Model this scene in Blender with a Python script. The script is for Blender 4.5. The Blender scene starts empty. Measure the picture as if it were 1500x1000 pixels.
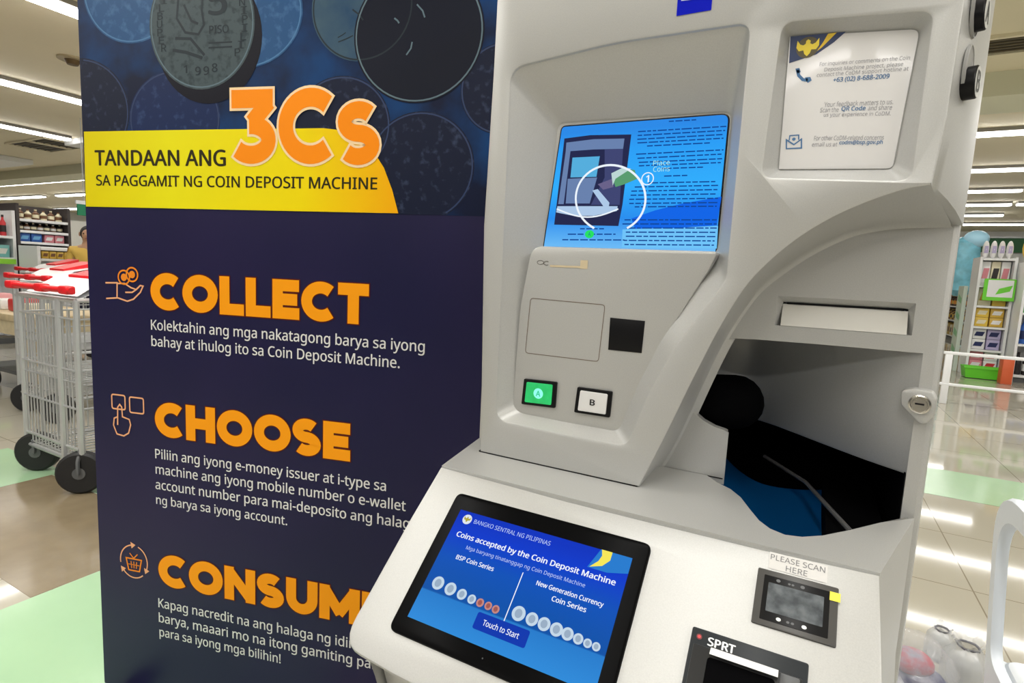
import bpy, bmesh, math, random
from mathutils import Vector as V, Matrix
from mathutils.geometry import tessellate_polygon
random.seed(7)
PI = math.pi
scene = bpy.context.scene
COL = scene.collection

# ------------------------------------------------------------------ camera, world, light, exposure
F, PITCH, ROLL, YAW = 814.0, .1165, .0487, .4892
_f = V((-math.sin(YAW) * math.cos(PITCH), math.cos(YAW) * math.cos(PITCH), -math.sin(PITCH)))
_r = V((math.cos(YAW), math.sin(YAW), 0)); _u = _r.cross(_f)
RT = _r * math.cos(ROLL) + _u * math.sin(ROLL)
UP = _u * math.cos(ROLL) - _r * math.sin(ROLL)
EYE = V((0, 0, 1.3))
cam = bpy.data.cameras.new('camera'); cam.sensor_width = 36; cam.sensor_fit = 'HORIZONTAL'
cam.lens = F / 1500 * 36; cam.clip_start = .02; cam.clip_end = 200
co = bpy.data.objects.new('camera', cam); COL.objects.link(co)
co.matrix_world = Matrix(((RT.x, UP.x, -_f.x, 0), (RT.y, UP.y, -_f.y, 0), (RT.z, UP.z, -_f.z, 1.3), (0, 0, 0, 1)))
scene.camera = co

world = bpy.data.worlds.new('store_ambience'); scene.world = world; world.use_nodes = True
world.node_tree.nodes['Background'].inputs[0].default_value = (1, .98, .95, 1)
world.node_tree.nodes['Background'].inputs[1].default_value = .06
scene.view_settings.view_transform = 'Standard'; scene.view_settings.look = 'None'
scene.view_settings.exposure = .0; scene.view_settings.gamma = 1
scene.view_settings.use_curve_mapping = False
CEIL = 3.6

def lamp(name, loc, sx, sy, power, col=(1, .985, .955)):
    l = bpy.data.lights.new(name, 'AREA'); l.shape = 'RECTANGLE'; l.size = sx; l.size_y = sy
    l.energy = power; l.color = col
    o = bpy.data.objects.new(name, l); COL.objects.link(o); o.location = loc
    return o
# the tube rows of the ceiling above and behind the photographer, plus added fill
for X, P in ((-3.25, 150), (.05, 84), (3.35, 150)):
    lamp('tube_or_fill_lamp', (X, .4, CEIL - .12), .14, 5.0, P)
for X in (-6, -1.5, 3, 7.5):
    lamp('tube_or_fill_lamp', (X, -4.5, CEIL - .12), 3.4, .14, 88)
    lamp('tube_or_fill_lamp', (X, 7.1, CEIL - .4), 3.4, .14, 75)  # fill lamps added further into the store, where no tubes hang

# ------------------------------------------------------------------ measuring: pixel ray met with a real plane
def ray(x, y): return RT * ((x - 750) / F) + UP * ((500 - y) / F) + _f
def hit(x, y, p0, n):
    d = ray(x, y); n = V(n); return EYE + d * (((V(p0) - EYE).dot(n)) / d.dot(n))
def HZ(x, y, z=0): return hit(x, y, (0, 0, z), (0, 0, 1))
def HY(x, y, Y): return hit(x, y, (0, Y, 0), (0, 1, 0))
def HX(x, y, X): return hit(x, y, (X, 0, 0), (1, 0, 0))

# ------------------------------------------------------------------ materials
MATS = {}
def mat(name, col, rough=.5, metal=0, emit=0, noise=0, nscale=40, bump=0, alpha=1, trans=0, coat=0, spec=.5, col2=None, lohi=(.35, .65)):
    if name in MATS: return MATS[name]
    m = bpy.data.materials.new(name); m.use_nodes = True; MATS[name] = m
    nt = m.node_tree; b = nt.nodes['Principled BSDF']
    b.inputs['Base Color'].default_value = (*col, 1); b.inputs['Roughness'].default_value = rough
    b.inputs['Metallic'].default_value = metal; b.inputs['Specular IOR Level'].default_value = spec
    b.inputs['Transmission Weight'].default_value = trans; b.inputs['Alpha'].default_value = alpha
    b.inputs['Coat Weight'].default_value = coat; b.inputs['Coat Roughness'].default_value = .08
    if emit:
        b.inputs['Emission Color'].default_value = (*col, 1); b.inputs['Emission Strength'].default_value = emit
        b.inputs['Base Color'].default_value = (.001, .001, .001, 1)
    if noise or bump:
        tc = nt.nodes.new('ShaderNodeTexCoord'); n = nt.nodes.new('ShaderNodeTexNoise')
        n.inputs['Scale'].default_value = nscale; n.inputs['Detail'].default_value = 5
        nt.links.new(tc.outputs['Object'], n.inputs['Vector'])
        if noise:
            mx = nt.nodes.new('ShaderNodeMix'); mx.data_type = 'RGBA'
            c2 = col2 or tuple(max(0, c * (1 - noise)) for c in col)
            mx.inputs[6].default_value = (*col, 1); mx.inputs[7].default_value = (*c2, 1)
            rp = nt.nodes.new('ShaderNodeMapRange'); rp.inputs[1].default_value, rp.inputs[2].default_value = lohi
            nt.links.new(n.outputs['Fac'], rp.inputs[0]); nt.links.new(rp.outputs[0], mx.inputs[0])
            nt.links.new(mx.outputs[2], b.inputs['Emission Color' if emit else 'Base Color'])
        if bump:
            bp = nt.nodes.new('ShaderNodeBump'); bp.inputs['Strength'].default_value = bump; bp.inputs['Distance'].default_value = .002
            nt.links.new(n.outputs['Fac'], bp.inputs['Height']); nt.links.new(bp.outputs[0], b.inputs['Normal'])
    return m

SHELL = mat('silver_grey_paint', (.515, .517, .505), .46, metal=.36, noise=.07, nscale=700)
SHELLD = SHELL
NAVY = mat('navy_print', (.0085, .0085, .046), .38, spec=.28, noise=.35, nscale=1.6, col2=(.016, .012, .058))
BLACK = mat('black_plastic', (.006, .006, .007), .35, spec=.2)
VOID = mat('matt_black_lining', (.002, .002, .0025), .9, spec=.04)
DGREY = mat('dark_grey_plastic', (.022, .026, .030), .4, spec=.25)
MGREY = mat('mid_grey_plastic', (.10, .105, .11), .45)
WHITE = mat('white_plastic', (.82, .83, .85), .35)
PAPER = mat('white_paper', (.85, .85, .85), .7)
ORANGE = mat('orange_print', (.98, .28, .004), .45, spec=.15)
CREAM = mat('cream_print', (.95, .70, .42), .45, spec=.15)
PEACH = mat('peach_line_print', (.85, .42, .22), .45, spec=.15)
TEXTW = mat('white_print', (.75, .75, .74), .45)
YELLOW = mat('yellow_print', (.86, .66, .0), .4, spec=.15)
AMBER = mat('amber_print', (.92, .46, .0), .4, spec=.15)
INK = mat('dark_olive_print', (.030, .024, .006), .45, spec=.15)
CHROME = mat('polished_steel', (.72, .70, .66), .18, metal=1)
STEEL = mat('zinc_wire', (.55, .56, .57), .32, metal=.55)
RED = mat('red_plastic', (.72, .012, .02), .35)
RUBBER = mat('black_rubber', (.010, .010, .011), .6)

# ------------------------------------------------------------------ mesh builder
class MB:
    def __init__(s): s.v = []; s.f = []; s.m = []; s.mi = 0
    def add(s, vs, fs):
        b = len(s.v); s.v += [V(p) for p in vs]
        for f in fs: s.f.append([b + i for i in f]); s.m.append(s.mi)
    def box(s, a, b, bev=0):
        x0, y0, z0 = [min(a[i], b[i]) for i in range(3)]; x1, y1, z1 = [max(a[i], b[i]) for i in range(3)]
        if not bev:
            vs = [(x, y, z) for x in (x0, x1) for y in (y0, y1) for z in (z0, z1)]
            s.add(vs, [(0, 1, 3, 2), (4, 6, 7, 5), (0, 4, 5, 1), (2, 3, 7, 6), (0, 2, 6, 4), (1, 5, 7, 3)])
        else:
            bm = bmesh.new(); bmesh.ops.create_cube(bm, size=1)
            for v in bm.verts: v.co = V(((x0 + x1) / 2 + v.co.x * (x1 - x0), (y0 + y1) / 2 + v.co.y * (y1 - y0), (z0 + z1) / 2 + v.co.z * (z1 - z0)))
            bmesh.ops.bevel(bm, geom=bm.edges[:], offset=bev, segments=2, affect='EDGES', profile=.5)
            bm.verts.index_update(); s.add([v.co for v in bm.verts], [[v.index for v in f.verts] for f in bm.faces]); bm.free()
        return s
    def tube(s, pts, r, n=8, closed=False, cap=True):
        pts = [V(p) for p in pts]; N = len(pts); rings = []
        for i, p in enumerate(pts):
            a = pts[i - 1] if (i > 0 or closed) else p; c = pts[(i + 1) % N] if (i < N - 1 or closed) else p
            t = (c - a).normalized()
            if i == 0: u = t.orthogonal().normalized()
            else: u = (u - t * u.dot(t)).normalized()
            w = t.cross(u); rr = r[i] if isinstance(r, (list, tuple)) else r
            rings.append([p + (u * math.cos(2 * PI * k / n) + w * math.sin(2 * PI * k / n)) * rr for k in range(n)])
        s.loft(rings, closed_loops=True, wrap=closed)
        if cap and not closed:
            s.add(rings[0], [list(range(n))[::-1]]); s.add(rings[-1], [list(range(n))])
        return s
    def cyl(s, a, b, r, n=24, r2=None): return s.tube([a, b], [r, r if r2 is None else r2], n)
    def loft(s, loops, closed_loops=True, wrap=False):
        n = len(loops[0]); b = len(s.v)
        for l in loops:
            assert len(l) == n
            s.v += [V(p) for p in l]
        L = len(loops)
        for i in range(L if wrap else L - 1):
            for k in range(n if closed_loops else n - 1):
                q = [b + i * n + k, b + i * n + (k + 1) % n, b + ((i + 1) % L) * n + (k + 1) % n, b + ((i + 1) % L) * n + k]
                s.f.append(q); s.m.append(s.mi)
        return s
    def fill(s, loops):
        loops = [[V(p) for p in l] for l in loops]
        loops = [[p for i, p in enumerate(l) if (p - l[i - 1]).length > 2e-6] for l in loops]
        tris = tessellate_polygon(loops); flat = [p for l in loops for p in l]
        k = s.mi; s.mi = k + 50; s.add(flat, [list(t) for t in tris]); s.mi = k; return s
    def sphere(s, c, r, n=12, sq=(1, 1, 1)):
        c = V(c); rings = []
        for i in range(1, n):
            t = PI * i / n
            rings.append([c + V((r * sq[0] * math.sin(t) * math.cos(2 * PI * k / (2 * n)), r * sq[1] * math.sin(t) * math.sin(2 * PI * k / (2 * n)), r * sq[2] * math.cos(t))) for k in range(2 * n)])
        s.loft(rings); m = 2 * n
        s.add(rings[0] + [c + V((0, 0, r * sq[2]))], [[m, (k + 1) % m, k] for k in range(m)])
        s.add(rings[-1] + [c - V((0, 0, r * sq[2]))], [[m, k, (k + 1) % m] for k in range(m)])
        return s
    def build(s, name, mats, parent=None, smooth=False, off=(0, 0, 0), fixn=True):
        off = V(off); me = bpy.data.meshes.new(name)
        me.from_pydata([p - off for p in s.v], [], s.f)
        for p, i in zip(me.polygons, s.m): p.material_index = i
        if fixn:
            bm = bmesh.new(); bm.from_mesh(me)
            bmesh.ops.remove_doubles(bm, verts=bm.verts[:], dist=1e-6)
            bmesh.ops.recalc_face_normals(bm, faces=bm.faces[:]); bm.to_mesh(me); bm.free()
        fl = []
        for p in me.polygons:
            if p.material_index >= 50: p.material_index -= 50; fl.append(p.index)
        if smooth:
            for p in me.polygons: p.use_smooth = True
            for i in fl: me.polygons[i].use_smooth = False
            try: me.set_sharp_from_angle(angle=math.radians(38 if smooth is True else smooth))
            except Exception: pass
        for m in (mats if isinstance(mats, (list, tuple)) else [mats]): me.materials.append(m)
        o = bpy.data.objects.new(name, me); COL.objects.link(o)
        if parent: o.parent = parent
        return o

def tag(o, label=None, cat=None, group=None, kind=None):
    if label: o['label'] = label
    if cat: o['category'] = cat
    if group: o['group'] = group
    if kind: o['kind'] = kind
    return o
def thing(name, label, cat, loc=(0, 0, 0), rz=0, group=None):
    o = bpy.data.objects.new(name, None); COL.objects.link(o); o.location = loc; o.rotation_euler = (0, 0, rz)
    o.empty_display_size = .1
    return tag(o, label, cat, group)
def copy_tree(o, parent=None):
    c = o.copy(); COL.objects.link(c)
    if parent: c.parent = parent
    for ch in list(o.children): copy_tree(ch, c)
    return c
def struct(mb, name, m, **k):
    return tag(mb.build(name, m, **k), kind='structure')

# 2-D outlines
def round_poly(pts, rad, n=6):
    out = []; N = len(pts)
    for i in range(N):
        p = V(pts[i]).to_2d(); a = V(pts[i - 1]).to_2d(); b = V(pts[(i + 1) % N]).to_2d()
        r = rad[i] if isinstance(rad, (list, tuple)) else rad
        da = (a - p).normalized(); db = (b - p).normalized()
        ang = da.angle(db); d = min(r / max(math.tan(ang / 2), .05), (a - p).length * .49, (b - p).length * .49)
        for k in range(n + 1):
            t = k / n; out.append((p + da * d) * (1 - t) ** 2 + p * 2 * t * (1 - t) + (p + db * d) * t * t)
    return out
def offset(poly, d):
    A = sum(poly[i - 1].x * poly[i].y - poly[i].x * poly[i - 1].y for i in range(len(poly))); sg = 1 if A > 0 else -1
    out = []; N = len(poly)
    for i in range(N):
        p = poly[i]; j = i - 1; k = (i + 1) % N
        while (poly[j] - p).length < 1e-7: j -= 1
        while (poly[k] - p).length < 1e-7: k = (k + 1) % N
        e1 = (p - poly[j]).normalized(); e2 = (poly[k] - p).normalized()
        n1 = V((e1.y, -e1.x)) * sg; n2 = V((e2.y, -e2.x)) * sg
        m = (n1 + n2); m = m / max(.4, m.length_squared / 2) if m.length > 1e-6 else n1
        out.append(p + m * d)
    return out
def rect(x0, z0, x1, z1, r=0, n=4): 
    return round_poly([(x0, z0), (x1, z0), (x1, z1), (x0, z1)], r, n) if r else [V(p) for p in ((x0, z0), (x1, z0), (x1, z1), (x0, z1))]
def ell(cx, cy, rx, ry, n=40, a0=0, a1=2 * PI, end=False):
    return [V((cx + rx * math.cos(a0 + (a1 - a0) * k / n), cy + ry * math.sin(a0 + (a1 - a0) * k / n))) for k in range(n + (1 if end else 0))]

class Frame:                       # a flat face in the world: origin, right, up, outward normal
    def __init__(s, o, ex, ey): s.o = V(o); s.ex = V(ex).normalized(); s.ey = V(ey).normalized(); s.n = s.ex.cross(s.ey)
    def P(s, x, y, h=0): return s.o + s.ex * x + s.ey * y + s.n * h
    def px(s, x, y, h=0):
        d = ray(x, y); P = EYE + d * (((s.o + s.n * h - EYE).dot(s.n)) / d.dot(s.n)); q = P - s.o
        return V((q.dot(s.ex), q.dot(s.ey)))
    def L(s, poly, h=0): return [s.P(p[0], p[1], h) for p in poly]
def flat(fr, polys, name, m, parent, off, h=.0006):
    """thin printed or applied layer: polys = list of outlines, or (outline, hole, ...) tuples"""
    mb = MB()
    for p in polys:
        loops = list(p) if isinstance(p, tuple) else [p]
        mb.fill([fr.L(l, h) for l in loops])
    return mb.build(name, m, parent, off=off, fixn=False)
def plate(fr, poly, name, m, parent, off, h0, h1, bev=.0015, smooth=True):
    """solid plate with softened front edge"""
    mb = MB(); a = offset(poly, -bev)
    mb.loft([fr.L(poly, h0), fr.L(poly, h1 - bev), fr.L(offset(poly, -bev * .3), h1 - bev * .3), fr.L(a, h1)])
    mb.fill([fr.L(a, h1)]); mb.fill([fr.L(poly, h0)])
    return mb.build(name, m, parent, smooth=smooth, off=off)
def stroke2(pts, w, closed=False):
    """list of quads (outlines) following a centre line"""
    pts = [V(p).to_2d() for p in pts]; N = len(pts); L = []; R = []
    for i, p in enumerate(pts):
        a = pts[i - 1] if (i > 0 or closed) else None; b = pts[(i + 1) % N] if (i < N - 1 or closed) else None
        e1 = (p - a).normalized() if a is not None else None; e2 = (b - p).normalized() if b is not None else None
        e1 = e1 or e2; e2 = e2 or e1
        n1 = V((-e1.y, e1.x)); n2 = V((-e2.y, e2.x)); m = n1 + n2; m = m / max(.35, m.length_squared / 2)
        L.append(p + m * w / 2); R.append(p - m * w / 2)
    return [[L[i], L[(i + 1) % N], R[(i + 1) % N], R[i]] for i in range(N if closed else N - 1)]

def _font():
    """Blender's own sans-serif, or its built-in default"""
    try:
        import os
        return bpy.data.fonts.load(os.path.join(bpy.utils.system_resource('DATAFILES'), 'fonts', 'NotoSansHebrew-Regular.woff2'))
    except Exception:
        return None
SANS = _font()
def text(fr, s, box, name, m, parent, off, h=.0008, bold=0, align='L', keep=True, fitw=True, space=1.0):
    """s laid on frame fr; box = (x0, y0, x1, y1) of its ink. fitw: stretch to the box width"""
    c = bpy.data.curves.new('t', 'FONT'); c.body = s; c.size = 1; c.space_character = space
    if SANS: c.font = SANS
    c.resolution_u = 3; c.fill_mode = 'FRONT'; c.space_line = 1.0
    o = bpy.data.objects.new('t', c); COL.objects.link(o)
    dg = bpy.context.evaluated_depsgraph_get(); me = bpy.data.meshes.new_from_object(o.evaluated_get(dg))
    bpy.data.objects.remove(o); bpy.data.curves.remove(c)
    vs = [v.co.copy() for v in me.vertices]; fs = [list(p.vertices) for p in me.polygons]; bpy.data.meshes.remove(me)
    xs = [v.x for v in vs]; ys = [v.y for v in vs]
    x0, x1, y0, y1 = min(xs), max(xs), min(ys), max(ys)
    sy = (box[3] - box[1]) / (y1 - y0); sx = (box[2] - box[0]) / (x1 - x0) if fitw else sy
    bx = box[0] if align == 'L' or fitw else (box[0] + box[2]) / 2 - sx * (x1 - x0) / 2
    mb = MB(); copies = [(0, 0)] if not bold else [(-bold, 0), (bold, 0), (0, -bold * .6), (0, bold * .6)]
    for i, (dx, dy) in enumerate(copies):
        mb.add([fr.P(bx + (v.x + dx - x0) * sx, box[1] + (v.y + dy - y0) * sy, h + i * 3e-5) for v in vs], fs)
    return mb.build(name, m, parent, off=off, fixn=False)

# geometric poster capitals: every stroke as a centre line inside a 1-high box
def glyph(ch, w):
    h = w / 2
    def O(W): return W, [(ell(W / 2, .5, W / 2 - h, .5 - h, 36), True)]
    if ch == 'O': return O(1.08)
    if ch == 'C': return .95, [(ell(.54, .5, .54 - h, .5 - h, 30, math.radians(48), math.radians(312), True), False)]
    if ch == 'G': return 1.0, [(ell(.54, .5, .54 - h, .5 - h, 30, math.radians(48), math.radians(322), True), False), ([(.96 - h, .52), (.96 - h, .18)], False)]
    if ch == 'L': return .72, [([(h, 1), (h, h), (.72, h)], False)]
    if ch == 'E': return .76, [([(.75, 1 - h), (h, 1 - h), (h, h), (.76, h)], False), ([(h, .5), (.70, .5)], False)]
    if ch == 'T': return .82, [([(0, 1 - h), (.82, 1 - h)], False), ([(.41, 1 - h), (.41, 0)], False)]
    if ch == 'H': return .92, [([(h, 0), (h, 1)], False), ([(.92 - h, 0), (.92 - h, 1)], False), ([(h, .5), (.92 - h, .5)], False)]
    if ch == 'N': return .95, [([(h, 0), (h, 1)], False), ([(.95 - h, 0), (.95 - h, 1)], False), ([(h * .9, 1 - h * .7), (.95 - h * .9, h * .7)], False)]
    if ch == 'U': return .92, [([(h, 1)] + [(p.x, p.y) for p in ell(.46, .46, .46 - h, .46 - h, 20, PI, 2 * PI, True)] + [(.92 - h, 1)], False)]
    if ch == 'M': return 1.14, [([(h, 0), (h, 1)], False), ([(1.14 - h, 0), (1.14 - h, 1)], False), ([(h * .9, 1 - h * .55), (.60, .22)], False), ([(1.14 - h * .9, 1 - h * .55), (.54, .22)], False)]
    if ch in 'Ss':
        a = ell(.40, .5 + (.5 - h) / 2 , .40 - h, (.5 - h) / 2, 18, math.radians(38), math.radians(270), True)
        b = ell(.40, .5 - (.5 - h) / 2, .40 - h + .01, (.5 - h) / 2, 18, math.radians(90), math.radians(-142), True)
        return .82, [(a + b[1:], False)]
    if ch == '3':
        return .82, [([(.05, 1 - h), (.77, 1 - h)], False), ([(.71, 1 - h * 1.3), (.40, .55)], False),
                     ([(p.x, p.y) for p in ell(.39, .325, .43 - h, .325 - h, 24, math.radians(96), math.radians(-142), True)], False)]
    return .3, []
def heading(fr, s, box, w, name, m, parent, off, h=.0009, gap=.08, extra=0, sizes=None, widths=None):
    polys = []; X = 0; items = []
    for i, ch in enumerate(s):
        W, st = glyph(ch, w); k = (sizes or {}).get(i, 1); items.append((X, st, k)); X += W * k + gap
    tot = X - gap; sx = (box[2] - box[0]) / tot; sy = box[3] - box[1]
    sn = 0
    for X, st, k in items:
        for pts, cl in st:
            sn += 1
            pts = [V((p[0] * k + X, p[1] * k)) for p in pts]
            if extra and not cl:
                pts = list(pts); pts[0] = pts[0] + (pts[0] - pts[1]).normalized() * extra; pts[-1] = pts[-1] + (pts[-1] - pts[-2]).normalized() * extra
            for q in stroke2(pts, w * (k ** .5) + 2 * extra, cl):
                polys.append((sn, [V((box[0] + p.x * sx, box[1] + p.y * sy)) for p in q]))
    mb = MB()
    for k, q in polys: mb.add(fr.L(q, h + (k % 9) * 3e-5), [(0, 1, 2, 3)])
    return mb.build(name, m, parent, off=off, fixn=False)

# ================================================================== THE SETTING
def floor_material():
    m = bpy.data.materials.new('glossy_beige_tile'); m.use_nodes = True; nt = m.node_tree; b = nt.nodes['Principled BSDF']
    tc = nt.nodes.new('ShaderNodeTexCoord'); br = nt.nodes.new('ShaderNodeTexBrick')
    mp = nt.nodes.new('ShaderNodeMapping'); mp.inputs['Location'].default_value = (-.764 + .7 * 3, -4.475 + .7 * 8, 0)
    nt.links.new(tc.outputs['Object'], mp.inputs[0]); nt.links.new(mp.outputs[0], br.inputs['Vector'])
    br.offset = 0; br.inputs['Scale'].default_value = 1; br.inputs['Brick Width'].default_value = .7; br.inputs['Row Height'].default_value = .7
    br.inputs['Mortar Size'].default_value = .003; br.inputs['Mortar Smooth'].default_value = .1
    br.inputs['Color1'].default_value = (.43, .405, .335, 1); br.inputs['Color2'].default_value = (.405, .38, .315, 1); br.inputs['Mortar'].default_value = (.22, .19, .14, 1)
    nt.links.new(br.outputs['Color'], b.inputs['Base Color']); b.inputs['Roughness'].default_value = .06
    return m
FLOORM = floor_material()
GREEN = mat('pale_green_tile', (.36, .56, .35), .15, noise=.06, nscale=3)
BROWN = mat('brown_tile', (.235, .185, .115), .16, noise=.12, nscale=9)
mb = MB(); mb.box((-36, -9, -.1), (15, 26, 0)); struct(mb, 'floor', FLOORM)
def inlay(x0, y0, x1, y1, m, n):
    mb = MB(); mb.box((x0, y0, -.01), (x1, y1, .0012)); struct(mb, n, m)
inlay(-3.86, .906, -2.5, 1.53, BROWN, 'trim_1')
inlay(-4.62, .906, -3.865, 1.60, GREEN, 'trim_2')
inlay(-2.495, .3, -1.1, 1.53, GREEN, 'trim_3')
inlay(-3.86, 1.535, -3.3, 1.75, GREEN, 'trim_4')
inlay(.2, 4.475, 8.0, 5.18, GREEN, 'trim_5')
CEILM = mat('cream_ceiling', (.84, .765, .585), .75, noise=.05, nscale=.7)
mb = MB(); mb.box((-36, -9, CEIL), (15, 26, CEIL + .1)); struct(mb, 'ceiling', CEILM)
BEAMM = mat('pale_beam_paint', (.74, .74, .60), .7)
mb = MB(); mb.box((-36, 7.5, CEIL - .24), (15, 8.2, CEIL)); struct(mb, 'trim_6', BEAMM)
WALLM = mat('off_white_wall', (.72, .72, .68), .7)
mb = MB(); mb.box((-36, 24.6, 0), (15, 24.8, CEIL)); struct(mb, 'wall_back', WALLM)
mb = MB(); mb.box((-36.2, -9, 0), (-36, 26, CEIL)); struct(mb, 'wall_left', WALLM)
mb = MB(); mb.box((15, -9, 0), (15.2, 26, CEIL)); struct(mb, 'wall_right', WALLM)
GBAND = mat('deep_green_band', (.012, .13, .035), .5)
mb = MB(); mb.box((1.5, 24.45, 2.9), (14, 24.58, 3.36)); struct(mb, 'trim_7', GBAND)
mb = MB(); mb.box((1.5, 24.42, 3.37), (14, 24.58, 3.42)); struct(mb, 'trim_8', WHITE)

TUBE = mat('lit_tube', (1, .98, .95), emit=15)
HOUSE = mat('light_housing', (.30, .29, .27), .6)
def strip(a, b, label, group, w=.15, drop=.05):
    a = V((a[0], a[1], CEIL)); b = V((b[0], b[1], CEIL)); d = (b - a); L = d.length
    t = thing('ceiling_light', label, 'ceiling light', (a + b) / 2, math.atan2(d.y, d.x), group)
    m = MB(); m.box((-L / 2, -w / 2 - .02, -drop), (L / 2, w / 2 + .02, 0)); m.build('housing', HOUSE, t)
    m = MB(); m.box((-L / 2, -w / 2, -drop - .04), (L / 2, w / 2, -drop), bev=.015); m.build('tube', TUBE, t)
    return t
G = 'tube lights on the store ceiling'
strip((-6.28, .6), (-6.28, 5.6), 'thick white tube light at the top left corner, nearest the banner', G, .17)
strip((-9.75, 1.4), (-9.75, 6.2), 'slanting white tube light on the ceiling, second down on the left', G, .17)
strip((-13.1, 1.6), (-13.1, 5.75), 'slanting white tube light ending beside the white ceiling panel', G, .16)
strip((-30, 8.75), (-8, 8.75), 'long level tube light behind the ceiling beam left of the banner', G, .2)
strip((-33, 10.96), (-27.2, 10.96), 'short level tube light at the far left edge, left of a gap', G, .2)
strip((-26, 10.96), (-9, 10.96), 'level tube light right of the gap, second above the left shelves', G, .2)
strip((-34, 14.2), (-12, 14.2), 'faint far tube light just above the left shelves', G, .25)
strip((1.0, 9.95), (9, 9.95), 'nearest level tube light right of the machine', G)
strip((1.2, 12.69), (9, 12.69), 'second level tube light right of the machine, counted from the top', G)
strip((1.4, 15.1), (3.55, 15.1), 'third tube light right of the machine, ending short of the frame', G)
strip((1.6, 17.25), (3.9, 17.25), 'fourth tube light right of the machine, left of a small gap', G)
strip((4.0, 17.25), (7, 17.25), 'fourth tube light right of the machine, right of a small gap', G)
strip((1.8, 19.4), (4.25, 19.4), 'fifth tube light right of the machine, low and far', G)
strip((2.0, 21.7), (7.2, 21.7), 'farthest tube light right of the machine, just above the green band', G)
GRIL = mat('dark_grille', (.03, .025, .018), .6)
def grille(x0, y0, x1, y1, label):
    c = V(((x0 + x1) / 2, (y0 + y1) / 2, CEIL)); t = thing('ceiling_vent', label, 'vent', c)
    w, d = (x1 - x0) / 2, (y1 - y0) / 2
    m = MB(); m.box((-w, -d, -.012), (w, d, 0)); m.build('backing', GRIL, t)
    m = MB()
    for s in (-1, 1):
        m.box((-w - .04, s * d - .02, -.03), (w + .04, s * d + .02, 0)); m.box((s * w - .03, -d, -.03), (s * w + .03, d, 0))
    m.build('frame', CEILM, t)
    m = MB()
    for k in range(1, 6): m.box((-w, -d + k * d / 3 - .008, -.024), (w, -d + k * d / 3 + .008, -.011))
    m.build('slat', mat('brown_slat', (.16, .13, .08), .6), t)
grille(-15.4, 5.6, -14.55, 6.4, 'left one of the two dark air vents on the ceiling left of the banner')
grille(-14.45, 5.6, -13.75, 6.4, 'right one of the two dark air vents on the ceiling left of the banner')
grille(1.0, 6.5, 2.6, 6.93, 'dark slotted air vent on the ceiling right of the machine')
t = thing('ceiling_panel', 'bright white square panel on the ceiling beside the yellow band of the banner', 'ceiling panel', (-12.75, 6.55, CEIL))
MB().box((-.8, -.7, -.12), (.7, .7, 0), bev=.02).build('panel', WHITE, t)
t = thing('ceiling_panel', 'white panel on the ceiling at the left edge of the picture', 'ceiling panel', (-18.6, 6.25, CEIL))
MB().box((-1.2, -.6, -.12), (1.2, .6, 0), bev=.02).build('panel', WHITE, t)
t = thing('smoke_detector', 'small round brown detector on the ceiling near the banner top', 'detector', (-7.96, 3.56, CEIL))
MB().cyl((0, 0, -.02), (0, 0, 0), .15).build('base', mat('tan_plastic', (.42, .35, .22), .5), t, smooth=True)
MB().cyl((0, 0, -.07), (0, 0, -.02), .055, r2=.08).build('sensor', mat('brown_plastic', (.11, .065, .02), .5), t, smooth=True)

# ================================================================== THE COIN DEPOSIT MACHINE
M0 = V((-.193, 1.1, 0))
machine = thing('coin_deposit_machine', 'silver grey coin deposit machine with a lit blue screen, standing right of the navy banner', 'machine', M0)
YF, YB = .79, .91                                  # front skin of the head, bay panel behind it
FR = lambda y: Frame((0, y, 0), (1, 0, 0), (0, 0, 1))
F0 = FR(YF)
def px0(*pts, y=YF): return [FR(y).px(*p) for p in pts]
arc = px0((1366, 271), (1330, 276), (1295, 287), (1260, 300), (1222, 317), (1180, 341), (1140, 371), (1100, 409), (1074, 447), (1050, 488), (1030, 527), (1010, 566), (988, 612), (968, 652), (950, 686), (936, 713))
def curve(pts, it=2):
    for _ in range(it):
        q = [pts[0]]
        for a, b in zip(pts, pts[1:]): q += [a.lerp(b, .25), a.lerp(b, .75)]
        pts = q + [pts[-1]]
    return pts
arcb = px0((1389, 326), (1345, 326), (1300, 328), (1250, 336), (1212, 352), (1178, 370), (1144, 393), (1108, 421), (1083, 456), (1062, 489), (1046, 520), (1031, 552), (1010, 598), (990, 640), (972, 672), (962, 683), y=YB)
TOPZ = 1.92
arc, arcb = curve(arc), curve(arcb)
outline = [V((-.472, 1.001)), V((-.484, 1.38)), V((-.478, 1.62)), V((-.474, TOPZ)), V((.114, TOPZ)), V((.115, 1.62)), V((.113, 1.5))] + arc
o1 = offset(outline, -.003)
pocket = round_poly(px0((749, 100), (900, 63), (1098, 34), (1080, 220), (1062, 408), (984, 512), (944, 585), (917, 652), (822, 634), (727, 614), (736, 404)),
                    [.025, .8, .016, .5, .03, .3, .3, .018, .8, .022, .8], 5)
pfloor = round_poly(px0((818, 181), (940, 172.5), (1072, 164), (1062, 262), (1050, 368), (952, 440), (915, 520), (884, 594), (841, 586), (800, 578), (792, 400), y=.846),
                    [.012, .8, .012, .5, .02, .3, .3, .018, .8, .02, .8], 5)
card = round_poly(px0((1147, 33), (1367, 16), (1334, 264), (1116, 259)), .014, 6)
cfloor = round_poly(px0((1157, 53), (1348, 42), (1308, 248), (1140, 249), y=.812), [.006, .010, .008, .004], 6)
mb = MB()
holes = [offset(pocket, .004), offset(card, .003)]
mb.fill([F0.L(o1)] + [F0.L(h) for h in holes])
mb.loft([F0.L(o1), F0.L(offset(outline, -.001), -.001), F0.L(outline, -.004), F0.L(outline, -.012)])
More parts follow.
